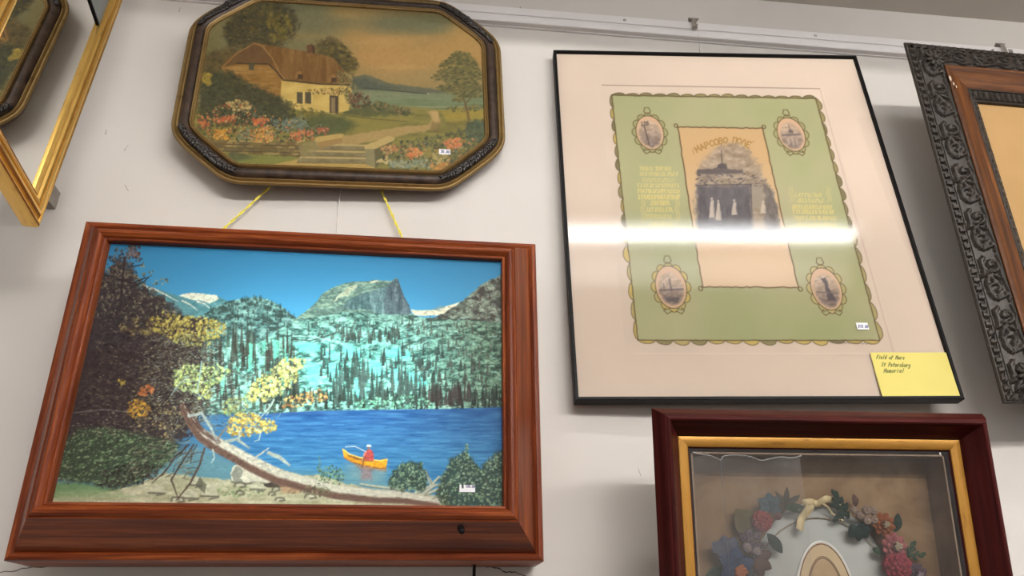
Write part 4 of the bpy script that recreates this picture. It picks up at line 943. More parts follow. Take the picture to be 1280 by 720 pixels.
for x in (-.075, .306, .686, 1.053, 1.43):
    Bag().ball((x, -.012, 1.169), (.0032, .0014, .0032), nu=12).build('screw', STEEL, rail)
# hairline cracks and scuffs in the plaster
CRACK = plain('crack_shadow', (96, 84, 72), .95, var=.3)
SCUFF = plain('grey_scuff', (168, 160, 152), .9, var=.1)
def crack(pts, w, seed):
    q = random.Random(seed); P = []
    for a, b in zip(pts, pts[1:]):
        for t in np.linspace(0, 1, 7)[:-1]:
            P.append((a[0] + (b[0] - a[0]) * t, -.0004, a[1] + (b[1] - a[1]) * t + q.uniform(-.0012, .0012)))
    P.append((pts[-1][0], -.0004, pts[-1][1]))
    V = []; F = []
    for i, p in enumerate(P):
        h = w * q.uniform(.5, 1.2); V += [(p[0], p[1], p[2] - h), (p[0], p[1], p[2] + h)]
        if i: F.append((2 * i - 2, 2 * i, 2 * i + 1, 2 * i - 1))
    mesh('crack', V, F, CRACK, wall)
crack([(-.56, .136), (-.5367, .1407), (-.50, .1482), (-.4354, .1556), (-.30, .166)], .0008, 1)
crack([(.03, .172), (.0647, .1632), (.08, .162), (.088, .158), (.1006, .1571), (.127, .1508), (.16, .143)], .0008, 2)
def scuff(pts, w, seed):
    q = random.Random(seed); V = []; F = []
    for i, p in enumerate(pts):
        h = w * q.uniform(.4, 1); V += [(p[0] - h, -.0003, p[1] - h * .3), (p[0] + h, -.0003, p[1] + h * .3)]
        if i: F.append((2 * i - 2, 2 * i - 1, 2 * i + 1, 2 * i))
    mesh('scuff', V, F, SCUFF, wall)
for i, (x, z) in enumerate(((-.518, 1.117), (-.577, .829), (-.54, .80), (-.5156, .722), (.281, .296), (.11, 1.19), (-.70, .76))):
    q = random.Random(i + 40)
    s_ = q.uniform(-.8, .8)
    scuff([(x + s_ * .003 * j + q.uniform(-.0008, .0008), z - .006 + .0028 * j) for j in range(5)], .0010, i)

# ---------------------------------------------------------------- ceiling lights
HOUSING = plain('white_enamel', (238, 236, 230), .35, var=.02)
FILLTUBE = glow('fill_phosphor', (1.0, .975, .955), TUBE)  # for the added back rows, boosted well past the front tubes
OLDTUBE = glow('old_lamp_phosphor', (.97, .985, 1.0), TUBE * .098)
CAPM = plain('tube_cap', (190, 188, 184), .35, .8)
def fixture(x0, x1, yf, label, tube=None):
    z = CEIL; yb = yf - .34
    t = tag(empty('fluorescent_light', ((x0 + x1) / 2, (yf + yb) / 2, z)), label, 'ceiling light')
    L = (x1 - x0) / 2
    box('housing', (-L, L, -.05, .05, -.035, 0), HOUSING, t)
    # reflector pan: a short upright lip on the wall side, a bend over the tube, a long flat slope away
    pr = [(.135, -.040), (.138, -.040), (.132, -.022), (-.046, -.022), (-.068, -.128), (-.072, -.128), (-.050, -.014), (.138, -.014), (.142, -.040)]
    k = len(pr)
    V = [(x, y, zz) for x in (-L, L) for y, zz in pr]
    F = [(i, (i + 1) % k, k + (i + 1) % k, k + i) for i in range(k)] + [tuple(range(k)), tuple(range(k, 2 * k))[::-1]]
    mesh('reflector', V, F, HOUSING, t)
    for sx in (-1, 1):
        box('lamp_holder', (sx * (L - .012) - .012, sx * (L - .012) + .012, .085, .125, -.085, -.022), HOUSING, t, .003)
    Bag().tube([(-L + .03, .105, -.062), (L - .03, .105, -.062)], .020, 14).build('tube', tube or FILLTUBE, t)
    for sx in (-1, 1):
        Bag().tube([(sx * (L - .024), .105, -.062), (sx * (L - .05), .105, -.062)], .0207, 14).build('tube_cap', CAPM, t)
    return t
fixture(-.16, 1.09, -.765, 'open fluorescent ceiling light mirrored in the glass of the black framed sheet', OLDTUBE)
fixture(1.55, 2.785, -.80, 'open fluorescent ceiling light beyond the carved frame, nearest the wall', OLDTUBE)
fixture(-1.45, -.20, -1.75, 'added unseen ceiling light to the left of the visitor', OLDTUBE)  # unseen side pair, added to steer the light on wall and frames
fixture(1.80, 3.05, -1.75, 'added unseen ceiling light to the right of the visitor', OLDTUBE)
fixture(-.25, 1.00, -2.6, 'added unseen fill light in the third row, behind the visitor')  # unseen back rows, added to brighten the lower wall from the front
fixture(1.25, 2.50, -2.6, 'added unseen fill light in the third row, to the right')
fixture(.50, 1.75, -3.45, 'added unseen fill light in the last row at the back')

# ---------------------------------------------------------------- picture 1: lit mountain lake picture in a deep cherry frame
lake = tag(hang('lit_landscape_picture', -.17725, -.09, .14972, .02968, .06011, .03542),
           'large lit mountain lake picture with a canoe, in a deep reddish wood frame', 'picture')
W, Hh = .61988, .43883
pr = [(0, -.075), (0, -.0005), (.0012, .002), (.0032, .0028), (.0062, .0028), (.0078, .0016), (.0088, .0012), (.0098, .0022), (.0118, .0068), (.0155, .0150), (.0205, .0245), (.0260, .0350), (.0315, .0450), (.0365, .0545), (.0380, .0580),
      (.0386, .0600), (.0395, .0590), (.0402, .0592), (.0420, .0625), (.0445, .0650), (.0475, .0655), (.0500, .0640), (.0520, .0610), (.0528, .0595), (.0536, .0600), (.0556, .0595), (.0566, .0580), (.0570, .0500), (.0570, .040)]
names = ['bottom_rail', 'right_rail', 'top_rail', 'left_rail']
r = rails(lake, W, Hh, pr, [('rail', 0, len(pr) - 1, CHERRY)], n=2)
for (nm, side), o in r.items(): o.name = names[side]; o.data.name = names[side]
box('back_panel', (-W / 2 + .004, W / 2 - .004, .066, .072, .004, Hh - .004), HOUSING, lake)
paint_lake().build('landscape_print', TRANSP, lake, .050, gain=1.18)
Bag().tube([(-.12, .030, .205), (.17, .030, .205)], .013, 12).build('lamp_tube', glow('picture_lamp', (.74, 1.0, 1.0), LAMP), lake)
for sx in (-.124, .174): box('lamp_socket', (sx - .008, sx + .008, .012, .066, .191, .219), HOUSING, lake, .002)
tg = paint_tag((.2015, .2203, .0735, .0822), H_LAKE, '150.00', 582, 609.5, 3.4, 2, .05, [(577, 603.5), (579.3, 603.6), (579.3, 610.5), (577.2, 610.4)]).build('price_tag', PAPER, lake, .0512); tg['label'] = 'small white price tag stuck near the corner'
Bag().tube([(.2035, -.056, .0315), (.2035, -.060, .030), (.2038, -.066, .027), (.204, -.070, .0255)], [.0045, .0042, .0036, .003], 12).build('switch', BLACKM, lake)
Bag().tube([(.2275, .03, .008), (.2285, .05, -.004), (.229, .058, -.06), (.2285, .060, -.22), (.231, .062, -.5)], .0022, 8).build('power_cord', BLACKM, lake)

# its cord and a spare string over a nail hidden by the oval picture
CORD = plain('yellow_twine', (244, 226, 88), .7, var=.15, scale=300)
t = tag(empty('hanging_twine', (-.19, -.008, .893)), 'yellow twine in an upside-down V holding the lit lake picture', 'twine')
def twist(b, p, q, r):
    p = np.array(p); q = np.array(q); d = (q - p) / np.linalg.norm(q - p); a = np.cross(d, (0, 1, 0)); a /= np.linalg.norm(a); c = np.cross(d, a)
    for ph in (0, math.pi):
        b.tube([p + (q - p) * k / 60 + r * .55 * (math.cos(k * .9 + ph) * a + math.sin(k * .9 + ph) * c) for k in range(61)], r * .62, 6)
b = Bag(); twist(b, (0, .002, 0), (-.1775, -.004, -.263), .0019); twist(b, (0, .002, 0), (.1205, -.004, -.263), .0019); b.build('twine', CORD, t)
Bag().tube([(0, .008, .004), (0, -.003, .006)], .0016, 8).build('nail', STEEL, t)
b = Bag(); b.tube([(-.1868, -.004, .80), (-.186, -.004, .7123), (-.181, -.006, .63)], .0008, 6)
tag(b.build('string', plain('white_string', (236, 232, 226), .8)), 'thin white string on the wall between the oval picture and lake picture', 'string')

# ---------------------------------------------------------------- picture 2: cottage print in an eight-sided frame
octo = tag(hang('cottage_picture', -.18391, -.04, .72529, .05703, .0096, .03447),
           'thatched cottage print in a dark eight-sided frame with gilt edges', 'picture')
cor = [(.2712, .118), (.2695, .104), (.2620, .0855), (.2455, .0650), (.2245, .0455), (.2035, .0265), (.1845, .0110), (.1660, .0022), (.148, 0)]
HO = .425
q = smooth_poly(cor, 4)
ring = [np.array(p) for p in q]                                            # bottom right, then mirrored round
ring += [np.array((-p[0], p[1])) for p in q[::-1]]
ring += [np.array((-p[0], HO - p[1])) for p in q]
ring += [np.array((p[0], HO - p[1])) for p in q[::-1]]
def densify(P, step):
    out = []
    for a, b in zip(P, P[1:] + P[:1]):
        n = max(1, int(np.linalg.norm(b - a) / step))
        out += [a + (b - a) * k / n for k in range(n)]
    return out
ring = [p for i, p in enumerate(ring) if np.linalg.norm(p - ring[i - 1]) > 1e-5]
ring = densify(ring, .012)
N = len(ring); nor = []
for i in range(N):
    d = ring[(i + 1) % N] - ring[i - 1]; d /= np.linalg.norm(d); nor.append(np.array((d[1], -d[0])))
if np.dot(nor[0], -(ring[0] - np.array((0, HO / 2)))) < 0: nor = [-n for n in nor]
for _ in range(3): nor = [(nor[i - 1] + 2 * nor[i] + nor[(i + 1) % N]) / np.linalg.norm(nor[i - 1] + 2 * nor[i] + nor[(i + 1) % N]) for i in range(N)]
def loop_band(name, prof, mat):
    k = len(prof); V = []; F = []
    for i in range(N):
        for (o, h) in prof:
            p = ring[i] + nor[i] * o; V.append((p[0], -h, p[1]))
    for i in range(N):
        j = (i + 1) % N
        for a in range(k - 1): F.append((i * k + a, j * k + a, j * k + a + 1, i * k + a + 1))
    n0 = np.cross(np.array(V[F[0][1]]) - V[F[0][0]], np.array(V[F[0][2]]) - V[F[0][0]])
    o = mesh(name, V, F, mat, octo, True)
    bm = bmesh.new(); bm.from_mesh(o.data); bmesh.ops.recalc_face_normals(bm, faces=bm.faces[:]); bm.to_mesh(o.data); bm.free()
    o.data.polygons.foreach_set('use_smooth', [True] * len(o.data.polygons)); sharpen(o, 40)
    return o
loop_band('frame_side', [(.010, -.026), (.0055, -.020), (.0010, -.0105), (.0004, -.0085)], BARK)
loop_band('outer_rim', [(.0004, -.0088), (.0008, -.0072), (.0024, -.0052), (.0044, -.0052), (.0058, -.0070), (.0066, -.0078), (.0072, -.0062), (.0090, -.0042), (.0106, -.0046), (.0118, -.0064)], OLDGOLD)
loop_band('frame_body', [(.0118, -.0070), (.0122, -.0050), (.0150, -.0015), (.0190, .0006), (.0230, .0006), (.0262, -.0010), (.0282, -.0034), (.0286, -.005)], BARK)
loop_band('inner_rim', [(.0284, -.0045), (.0290, -.0005), (.0306, .0012), (.0322, .0004), (.0330, -.0012), (.0340, -.0002), (.0352, -.0006), (.0364, -.0030), (.0368, -.0060)], OLDGOLD)
ORN = plain('black_gesso_leaf', (44, 38, 34), .35, .1, .3, 200, .6)
for sx in (1, -1):
    for top in (0, 1):
        b = Bag(); rr = random.Random(3 + sx + top * 5)
        a0 = np.array((.2555, .098)) ; pts = [np.array((.2545, .104)), np.array((.2400, .0850)), np.array((.2215, .0660)), np.array((.2020, .0470)), np.array((.1830, .0310)), np.array((.1640, .0210))]
        path = smooth_poly(pts, 5)
        for i, p in enumerate(path):
            x = sx * p[0]; z = (HO - p[1]) if top else p[1]
            mid = 1 - abs(i / (len(path) - 1) - .5) * 1.1
            d = path[min(i + 1, len(path) - 1)] - path[max(i - 1, 0)]; an = math.atan2(d[1] * (-1 if top else 1), d[0] * sx)
            for sd in (-1, 1):
                th = an + sd * rr.uniform(.5, .9); L = .0052 * mid + .0022
                cx = x + math.cos(th) * L * .55; cz = z + math.sin(th) * L * .55
                rot = [[math.cos(th), 0, -math.sin(th)], [0, 1, 0], [math.sin(th), 0, math.cos(th)]]
                b.ball((cx, -.0022, cz), (L, .0026, L * .42), rot, 7, 5)
            if i % 3 == 1: b.ball((x, -.0036, z), .0026 * mid + .0010, None, 8, 6)
        c = path[len(path) // 2]; x = sx * c[0]; z = (HO - c[1]) if top else c[1]
        for k in range(6):
            a = k * math.pi / 3; b.ball((x + .0042 * math.cos(a), -.0045, z + .0042 * math.sin(a)), (.003, .002, .003), None, 7, 5)
        b.ball((x, -.0066, z), .0024, None, 8, 6)
        b.build('corner_ornament', ORN, octo)
def inside_ring(U, V):
    ins = np.zeros(U.shape, bool); P = [ring[i] + nor[i] * .0345 for i in range(N)]
    for i in range(N):
        x1, y1 = P[i]; x2, y2 = P[(i + 1) % N]
        if y1 != y2: ins ^= ((y1 > V) != (y2 > V)) & (U < (x2 - x1) * (V - y1) / (y2 - y1) + x1)
    return ins
paint_cottage().build('cottage_print', LITHO, octo, -.004, gain=.92, keep=inside_ring)
V = [(ring[i] + nor[i] * .008) for i in range(N)]
mesh('back_panel', [(p[0], .022, p[1]) for p in V], [tuple(range(N))], BACKB, octo)
tg = paint_tag((.1583, .1767, .0702, .0806), H_OCT, '50.00', 551, 191.3, 3.4, 2.2, .08).build('price_tag', PAPER, octo, -.0030); tg['label'] = 'tiny white price tag in the lower corner'

# ---------------------------------------------------------------- picture 3: green sheet in a thin black frame
sheetp = tag(hang('commemorative_print', .46886, -.05, .39429, .02963, -.01793, -.05051),
             'large cream and green printed sheet under glass in a thin black frame', 'picture')
W, Hh = .56894, .68215
pr = [(0, -.020), (0, -.0008), (.0008, 0), (.0044, 0), (.0052, -.0010), (.0054, -.008)]
r = rails(sheetp, W, Hh, pr, [('rail', 0, 5, BLACKM)])
for (nm, side), o in r.items(): o.name = names[side]; o.data.name = names[side]
CREAM = plain('cream_paper', (223, 206, 189), .85, var=.03, scale=6, spec=.1)
box('mount', (-W / 2 + .004, W / 2 - .004, .0056, .0076, .004, Hh - .004), CREAM, sheetp)
box('back_panel', (-W / 2 + .003, W / 2 - .003, .012, .018, .003, Hh - .003), BACKB, sheetp)
paint_sheet().build('printed_sheet', PAPER, sheetp, -.0052, gain=.96)
g = mesh('glass', [(-W / 2 + .004, .0032, .004), (W / 2 - .004, .0032, .004), (W / 2 - .004, .0032, Hh - .004), (-W / 2 + .004, .0032, Hh - .004)], [(0, 1, 2, 3)], GLASS, sheetp)
tg = paint_tag((.1527, .1709, .1132, .1246), H_BLACK, '$10.00', 1072.5, 410, 3.6, 2.1, .04).build('price_tag', PAPER, sheetp, -.0030); tg['label'] = 'white price tag on the glass'
# note stuck over the lower right of the glass
nm = sheetp.matrix_world.copy()
note = paint_note().build('sticky_note', PAPER, None, -.0024, gain=.86)
for v in note.data.vertices:                                               # a slight lift at the free lower edge
    u = (v.co.x - .1626) / .1177; w_ = 1 - (v.co.z - .004) / .0708
    v.co.y -= .0022 * max(0, w_) ** 2 * (1 - .5 * u)
off = Vector((.2215, 0, .004))
note.data.transform(Matrix.Translation(-off)); note.matrix_world = nm @ Matrix.Translation(off)
tag(note, 'yellow sticky note with handwriting on the glass of the green sheet', 'note')

# ---------------------------------------------------------------- picture 4: heavy carved frame on the right
carv = tag(hang('carved_frame', 1.07908, -.09, .39391, .03654, .06657, .05409),
           'heavy dark carved frame with an oak band around a blank tan sheet', 'picture frame')
W, Hh = .60, .64098
PER = .082
def motif():
    n, m = 120, 56; g = np.zeros((m, n)); S_, O_ = np.meshgrid(np.linspace(0, PER, n, endpoint=False), np.linspace(0, .037, m))
    def ridge(pts, w, hgt):
        nonlocal g
        for dx in (-PER, 0, PER):
            D = np.full(g.shape, 1e9); Wd = np.full(g.shape, w)
            for i in range(len(pts) - 1):
                (x1, y1), (x2, y2) = pts[i], pts[i + 1]; x1 += dx; x2 += dx
                t = np.clip(((S_ - x1) * (x2 - x1) + (O_ - y1) * (y2 - y1)) / ((x2 - x1) ** 2 + (y2 - y1) ** 2 + 1e-12), 0, 1)
                D = np.minimum(D, np.hypot(S_ - x1 - t * (x2 - x1), O_ - y1 - t * (y2 - y1)))
            g = np.maximum(g, hgt * np.sqrt(np.clip(1 - (D / w) ** 2, 0, 1)))
    sp = lambda cx, cy, r0, r1, a0, a1, n=16: [(cx + (r0 + (r1 - r0) * t) * math.cos(a0 + (a1 - a0) * t), cy + (r0 + (r1 - r0) * t) * math.sin(a0 + (a1 - a0) * t)) for t in np.linspace(0, 1, n)]
    ridge(sp(.020, .018, .0155, .003, -2.6, 5.2), .0030, .0048)             # volute
    ridge([(.020, .018), (.0205, .0185)], .0035, .0062)
    ridge(sp(.058, .016, .013, .003, .4, -6.2), .0028, .0042)
    ridge([(.004, .030), (.018, .034), (.034, .028), (.046, .030), (.062, .034), (.078, .030)], .0022, .0036)
    for k, (x, y, a, l) in enumerate(((.036, .014, 1.1, .012), (.039, .012, .4, .013), (.037, .010, -.4, .012), (.034, .008, -1.1, .010), (.074, .018, 2.0, .011), (.076, .014, 2.8, .012), (.074, .010, 3.6, .011), (.066, .028, .6, .009), (.012, .004, .2, .010), (.028, .005, -.2, .009), (.052, .004, .3, .010))):
        ridge([(x, y), (x + l * math.cos(a), y + l * math.sin(a))], .0026, .0046)
    for k in range(5): ridge([(.044 + k * .0034, .0245), (.0441 + k * .0034, .0245)], .0014, .0030)
    return g
MOT = motif()
def relief(name, s, o, L):
    e = min(s - o, L - o - s)
    if name == 'dentil_edging':
        if .0035 < o < .0125: return .0026 if (s / .0140) % 1 < .58 else -.0016
        return 0
    if name == 'carved_band':
        i = int((s % PER) / PER * 120) % 120; j = int((o - .0145) / .037 * 55)
        if j < 0 or j > 55: return 0
        return float(MOT[j, i]) * min(1, max(0, (o - .014) / .004)) * min(1, max(0, (.0525 - o) / .004))
    if name == 'inner_moulding':
        if .0955 < o < .1075: return .0022 * abs(math.sin(s / .0105 * math.pi + (o - .096) * 160)) + (.001 if (s / .0105) % 2 < 1 else 0)
        return 0
    return 0
pd = [(.030, -.032), (.0, -.0045), (0, -.002), (.0014, 0), (.0030, .0002), (.0036, .0002), (.0060, .0006), (.0085, .0008), (.0120, .0010), (.0126, .0010), (.0142, .0014)]
pc = [(.0142, .0014), (.0150, .0030)] + [(.0150 + .0375 * t, .0030 + .0070 * math.sin(t * math.pi * .62)) for t in np.linspace(.03, 1, 30)]
pw = [(.0525, .0110), (.0532, .0122), (.0560, .0135), (.0590, .0132), (.0640, .0105), (.0740, .0072), (.0840, .0052), (.0900, .0040), (.0915, .0028)]
pi_ = [(.0915, .0028), (.0930, .0044), (.0946, .0044), (.0955, .0020)] + [(.0955 + .0125 * t, .0020 - .0075 * t) for t in np.linspace(.08, 1, 9)] + [(.1092, -.0050), (.1110, -.0060), (.1116, -.0105), (.1116, -.014)]
nl = lambda L: int(L / .0021)
for nm_, p_, m_, n_ in (('dentil_edging', pd, GESSO, nl), ('carved_band', pc, GESSO, nl), ('oak_band', pw, OAK, 2), ('inner_moulding', pi_, GESSO, nl)):
    rails(carv, W, Hh, p_, [(nm_, 0, len(p_) - 1, m_)], n=n_, relief=relief)
for (cu, cv) in ((-.262, .600), (.262, .600), (-.262, .040), (.262, .040)):   # acanthus bosses on the mitres
    b = Bag()
    for k in range(9):
        a = k * 2 * math.pi / 9; rot = [[math.cos(a), 0, -math.sin(a)], [0, 1, 0], [math.sin(a), 0, math.cos(a)]]
        b.ball((cu + .010 * math.cos(a), -.0125, cv + .010 * math.sin(a)), (.0085, .0030, .0036), rot, 8, 5)
    b.ball((cu, -.0150, cv), (.0055, .004, .0055), None, 10, 7); b.build('corner_boss', GESSO, carv)
CHIP = plain('bare_plaster_chip', (206, 186, 160), .9)
b = Bag(); b.ball((-.2470, -.0148, .556), (.0022, .0012, .006), None, 7, 5); b.ball((-.2435, -.0148, .545), (.0018, .0012, .0035), None, 7, 5); b.ball((-.2400, -.0148, .540), (.0012, .001, .003), None, 6, 5)
b.build('chip', CHIP, carv)['label'] = 'pale chips where the dark finish has broken off'
TAN = plain('tan_backing_paper', (178, 142, 94), .8, var=.06, scale=9, spec=.2)
box('backing_sheet', (-W / 2 + .10, W / 2 - .10, .0112, .0135, .10, Hh - .10), TAN, carv)
box('back_panel', (-W / 2 + .034, W / 2 - .034, .024, .030, .034, Hh - .034), BACKB, carv)

# ---------------------------------------------------------------- hooks on the picture rail
def hook(x, tilt, label):
    t = tag(empty('picture_hook', (x, -.012, 1.180)), label, 'hook')
    b = Bag(); w = .0042
    path = [(.010, .0015), (.004, .0050), (-.004, .0062), (-.0055, .0030), (-.0058, -.010), (-.0056, -.022), (-.0075, -.029), (-.0120, -.0310), (-.0155, -.0275), (-.0160, -.022)]
    V = []; F = []
    for i, (y, z) in enumerate(path):
        k = w * (2.6 if i == 2 else 1.9 if i == 1 else 1.0)
        for dy in (0, .0011): V += [(-k + tilt * z, y + dy, z), (k + tilt * z, y + dy, z)]
        if i:
            a = 4 * i; p = a - 4
            F += [(p, p + 1, a + 1, a), (p + 3, p + 2, a + 2, a + 3), (p + 2, p, a, a + 2), (p + 1, p + 3, a + 3, a + 1)]
    b.add(V, F); b.build('strip', STEEL, t, smooth=False)
    return t
hook(.4420, .1, 'steel hook on the picture rail above the thin black frame')
hook(1.0730, -.1, 'steel hook on the picture rail behind the carved frame')
b = Bag(); b.tube([(.4420, -.0285, 1.1505), (.4405, -.030, 1.10), (.4398, -.024, 1.05)], .0004, 6)
tag(b.build('hanging_wire', clear_glass('nylon_line', 1.2, (.95, .95, .95), .1)), 'clear nylon line from the steel hook to the thin black frame', 'wire')
b = Bag(); b.tube([(1.0730, -.0285, 1.1505), (1.070, -.070, 1.00), (1.069, -.085, .96)], .0008, 6)
tag(b.build('hanging_wire', STEEL), 'steel wire from the rail hook down behind the carved frame', 'wire')

# ---------------------------------------------------------------- picture 5: shadow box with a wreath
shad = tag(hang('shadow_box', .47868, -.10, -.11115, .02298, .18783, -.00601),
           'deep mahogany shadow box with a gilt slip, holding a flower wreath', 'shadow box')
W, Hh = .42797, .45
pr = [(.022, -.066), (.0005, -.005), (0, -.002), (.0012, .0004), (.0030, .0040), (.0062, .0110), (.0092, .0162), (.0108, .0182), (.0120, .0186), (.0132, .0202), (.0150, .0208), (.0168, .0198), (.0176, .0176), (.0184, .0168), (.0205, .0120), (.0240, .0056), (.0280, .0002), (.0300, -.0024), (.0306, -.0040), (.0318, -.0062), (.0325, -.0085)]
ps = [(.0325, -.0085), (.0330, -.0074), (.0345, -.0070), (.0430, -.0084), (.0450, -.0098), (.0452, -.0110)]
pl = [(.0452, -.0110), (.0462, -.0116), (.0474, -.0136), (.0476, -.0160)]
for (nm, side), o in rails(shad, W, Hh, pr, [('rail', 0, len(pr) - 1, MAHOG)], n=2).items(): o.name = names[side]; o.data.name = names[side]
rails(shad, W, Hh, ps, [('gilt_slip', 0, len(ps) - 1, SLIP)], n=2)
rails(shad, W, Hh, pl, [('inner_lip', 0, len(pl) - 1, MAHOG)])
def aged_paper(name, a, b_, c):
    m, nt, bs = mat_new(name); v = coords(nt); n = noise(nt, v, 9, 6, .65, .6)
    link(nt, ramp(nt, n, [(.32, lin(a)), (.52, lin(b_)), (.72, lin(c))]), bs.inputs['Base Color']); bs.inputs['Roughness'].default_value = .9; bs.inputs['Specular IOR Level'].default_value = .1
    return m
AGED = aged_paper('foxed_backing_paper', (108, 82, 56), (134, 108, 78), (150, 126, 98))
LINER = aged_paper('foxed_side_paper', (122, 100, 82), (146, 124, 104), (160, 140, 120))
x1, z0, z1, yb = W / 2 - .0525, .0525, Hh - .0525, .058
box('backing_paper', (-x1, x1, yb, yb + .004, z0, z1), AGED, shad)
for nm_, b_ in (('side_lining', (-x1 - .002, -x1, .017, yb, z0, z1)), ('side_lining', (x1, x1 + .002, .017, yb, z0, z1)), ('top_lining', (-x1, x1, .017, yb, z1, z1 + .002)), ('bottom_lining', (-x1, x1, .017, yb, z0 - .002, z0))):
    box(nm_, b_, LINER, shad)
box('back_panel', (-W / 2 + .026, W / 2 - .026, .0625, .066, .026, Hh - .026), BACKB, shad)
g = W / 2 - .046
mesh('glass', [(-g, .0128, .046), (g, .0128, .046), (g, .0128, Hh - .046), (-g, .0128, Hh - .046)], [(0, 1, 2, 3)], DUSTY, shad)
# crumpled clear film caught behind the glass at the top left corner
top = [(-.1620, .3990), (-.150, .3965), (-.138, .3945), (-.1264, .3900), (-.1235, .3940), (-.112, .3960), (-.0952, .3955), (-.084, .3930), (-.0752, .3900), (-.062, .3925), (-.0492, .3945), (-.036, .3935), (-.0232, .3962)]
tp = smooth_poly(top, 4); V = []; F = []; nr = 10
for i, (u, v) in enumerate(tp):
    for j in range(nr):
        t = j / (nr - 1); vv = v - t * (v - .09); V.append((u, .0175 + .0005 * math.sin(i * .9) * (1 - t) + .0007 * math.sin(u * 60 + vv * 70 + 1.3) + .0040 * (1 - t) ** 6, vv))
        if i and j: a = i * nr + j; F.append((a - nr - 1, a - 1, a, a - nr))
film = mesh('clear_film', V, F, clear_glass('crinkled_film', 1.5, (.95, .94, .93), .22, haze=.035), shad, True)
film['label'] = 'crumpled clear film with a wavy torn edge'
sol = Bag().tube([(u, .0160, v) for u, v in tp], .0007, 6).build('film_edge', clear_glass('film_fold', 2.4, (.95, .95, .95), .10, haze=.35), shad)

# oval portrait on white silk inside the box
MW = shad.matrix_world
def inbox(name, u, y, v): return empty(name, mat=MW @ Matrix.Translation((u, y, v)))
def disc(ru, rv, y, n=56, rin=0, z=0.0):
    b = Bag(); V = []; F = []
    for k in range(n):
        a = 2 * math.pi * k / n; V.append((ru * math.cos(a), y, rv * math.sin(a)))
    F.append(tuple(range(n))); b.add(V, F); return b
port = tag(inbox('oval_portrait', .006, .057, .212), 'oval sepia portrait in a tan mount on white silk, ringed by the wreath', 'portrait')
SILK = plain('white_silk', (176, 178, 172), .8, var=.06, scale=14, spec=.2)
R_ = random.Random(2)
V = [(0, -.006, 0)]; n = 72; rings = 6
for j in range(1, rings + 1):
    t = j / rings
    for k in range(n):
        a = 2 * math.pi * k / n; w = 1 + .012 * math.sin(7 * a + 1) * t
        V.append((.098 * t * w * math.cos(a), -.0055 * (1 - t ** 3) - .0006 * math.sin(a * 12) * t * (1 - t) * 3, .128 * t * w * math.sin(a)))
F = [(0, 1 + (k + 1) % n, 1 + k) for k in range(n)] + [(1 + j * n + k, 1 + j * n + (k + 1) % n, 1 + (j + 1) * n + (k + 1) % n, 1 + (j + 1) * n + k) for j in range(rings - 1) for k in range(n)]
mesh('silk_pad', V, F, SILK, port, True)
def oval_rim(name, ru, rv, wd, y, mat, ht=.0008):
    V = []; F = []; n = 72
    for k in range(n):
        a = 2 * math.pi * k / n
        for q, (dr, dy) in enumerate(((0, 0), (wd * .3, -ht), (wd * .7, -ht), (wd, 0))): V.append(((ru - dr) * math.cos(a), y + dy, (rv - dr) * math.sin(a)))
        for q in range(3): F.append((k * 4 + q, ((k + 1) % n) * 4 + q, ((k + 1) % n) * 4 + q + 1, k * 4 + q + 1))
    return mesh(name, V, F, mat, port, True)
TANM = plain('tan_mount', (196, 172, 134), .7, var=.06, scale=20)
BRN = plain('brown_ruled_line', (104, 72, 44), .6)
V_ = -.0068
oval_rim('mount_edge', .0405, .0835, .0032, V_, plain('white_mount_edge', (216, 214, 206), .7))
disc(.0376, .0805, V_ - .0004).build('mount', TANM, port, False)
oval_rim('ruled_line', .0372, .0800, .0012, V_ - .0005, BRN)
oval_rim('ruled_line', .0265, .0650, .0008, V_ - .0005, BRN); oval_rim('ruled_line', .0252, .0632, .0012, V_ - .0005, BRN)
sp = Sheet(-.025, .025, -.063, .063, 60, 130, [[1, 0, 0], [0, 1, 0], [0, 0, 1]], (186, 158, 122))
sp.C += (nz(sp.U * 1000, sp.V * 1000, 12, 12, 3, 3)[..., None] - .5) * 30
def sblob(u, v, ru, rv, c, a=.9):
    d = np.sqrt(((sp.U - u) / ru) ** 2 + ((sp.V - v) / rv) ** 2); m = np.clip((1.15 - d) / .3, 0, 1)[..., None] * a; sp.C = sp.C * (1 - m) + np.array(c) * m
sblob(0, -.045, .020, .032, (104, 78, 54)); sblob(0, .012, .0115, .016, (200, 170, 134)); sblob(0, .026, .0125, .010, (96, 70, 48)); sblob(-.010, .016, .003, .011, (98, 72, 50)); sblob(.010, .016, .003, .011, (98, 72, 50)); sblob(-.004, .013, .0016, .0012, (84, 62, 46)); sblob(.004, .013, .0016, .0012, (84, 62, 46)); sblob(0, .003, .003, .001, (150, 108, 84)); sblob(0, -.016, .006, .008, (196, 168, 132)); sblob(0, -.03, .007, .012, (206, 184, 150), .7)
sp.build('photograph', PAPER, port, -(V_ - .0006), gain=.9, keep=lambda u, v: (u / .025) ** 2 + (v / .063) ** 2 < 1)

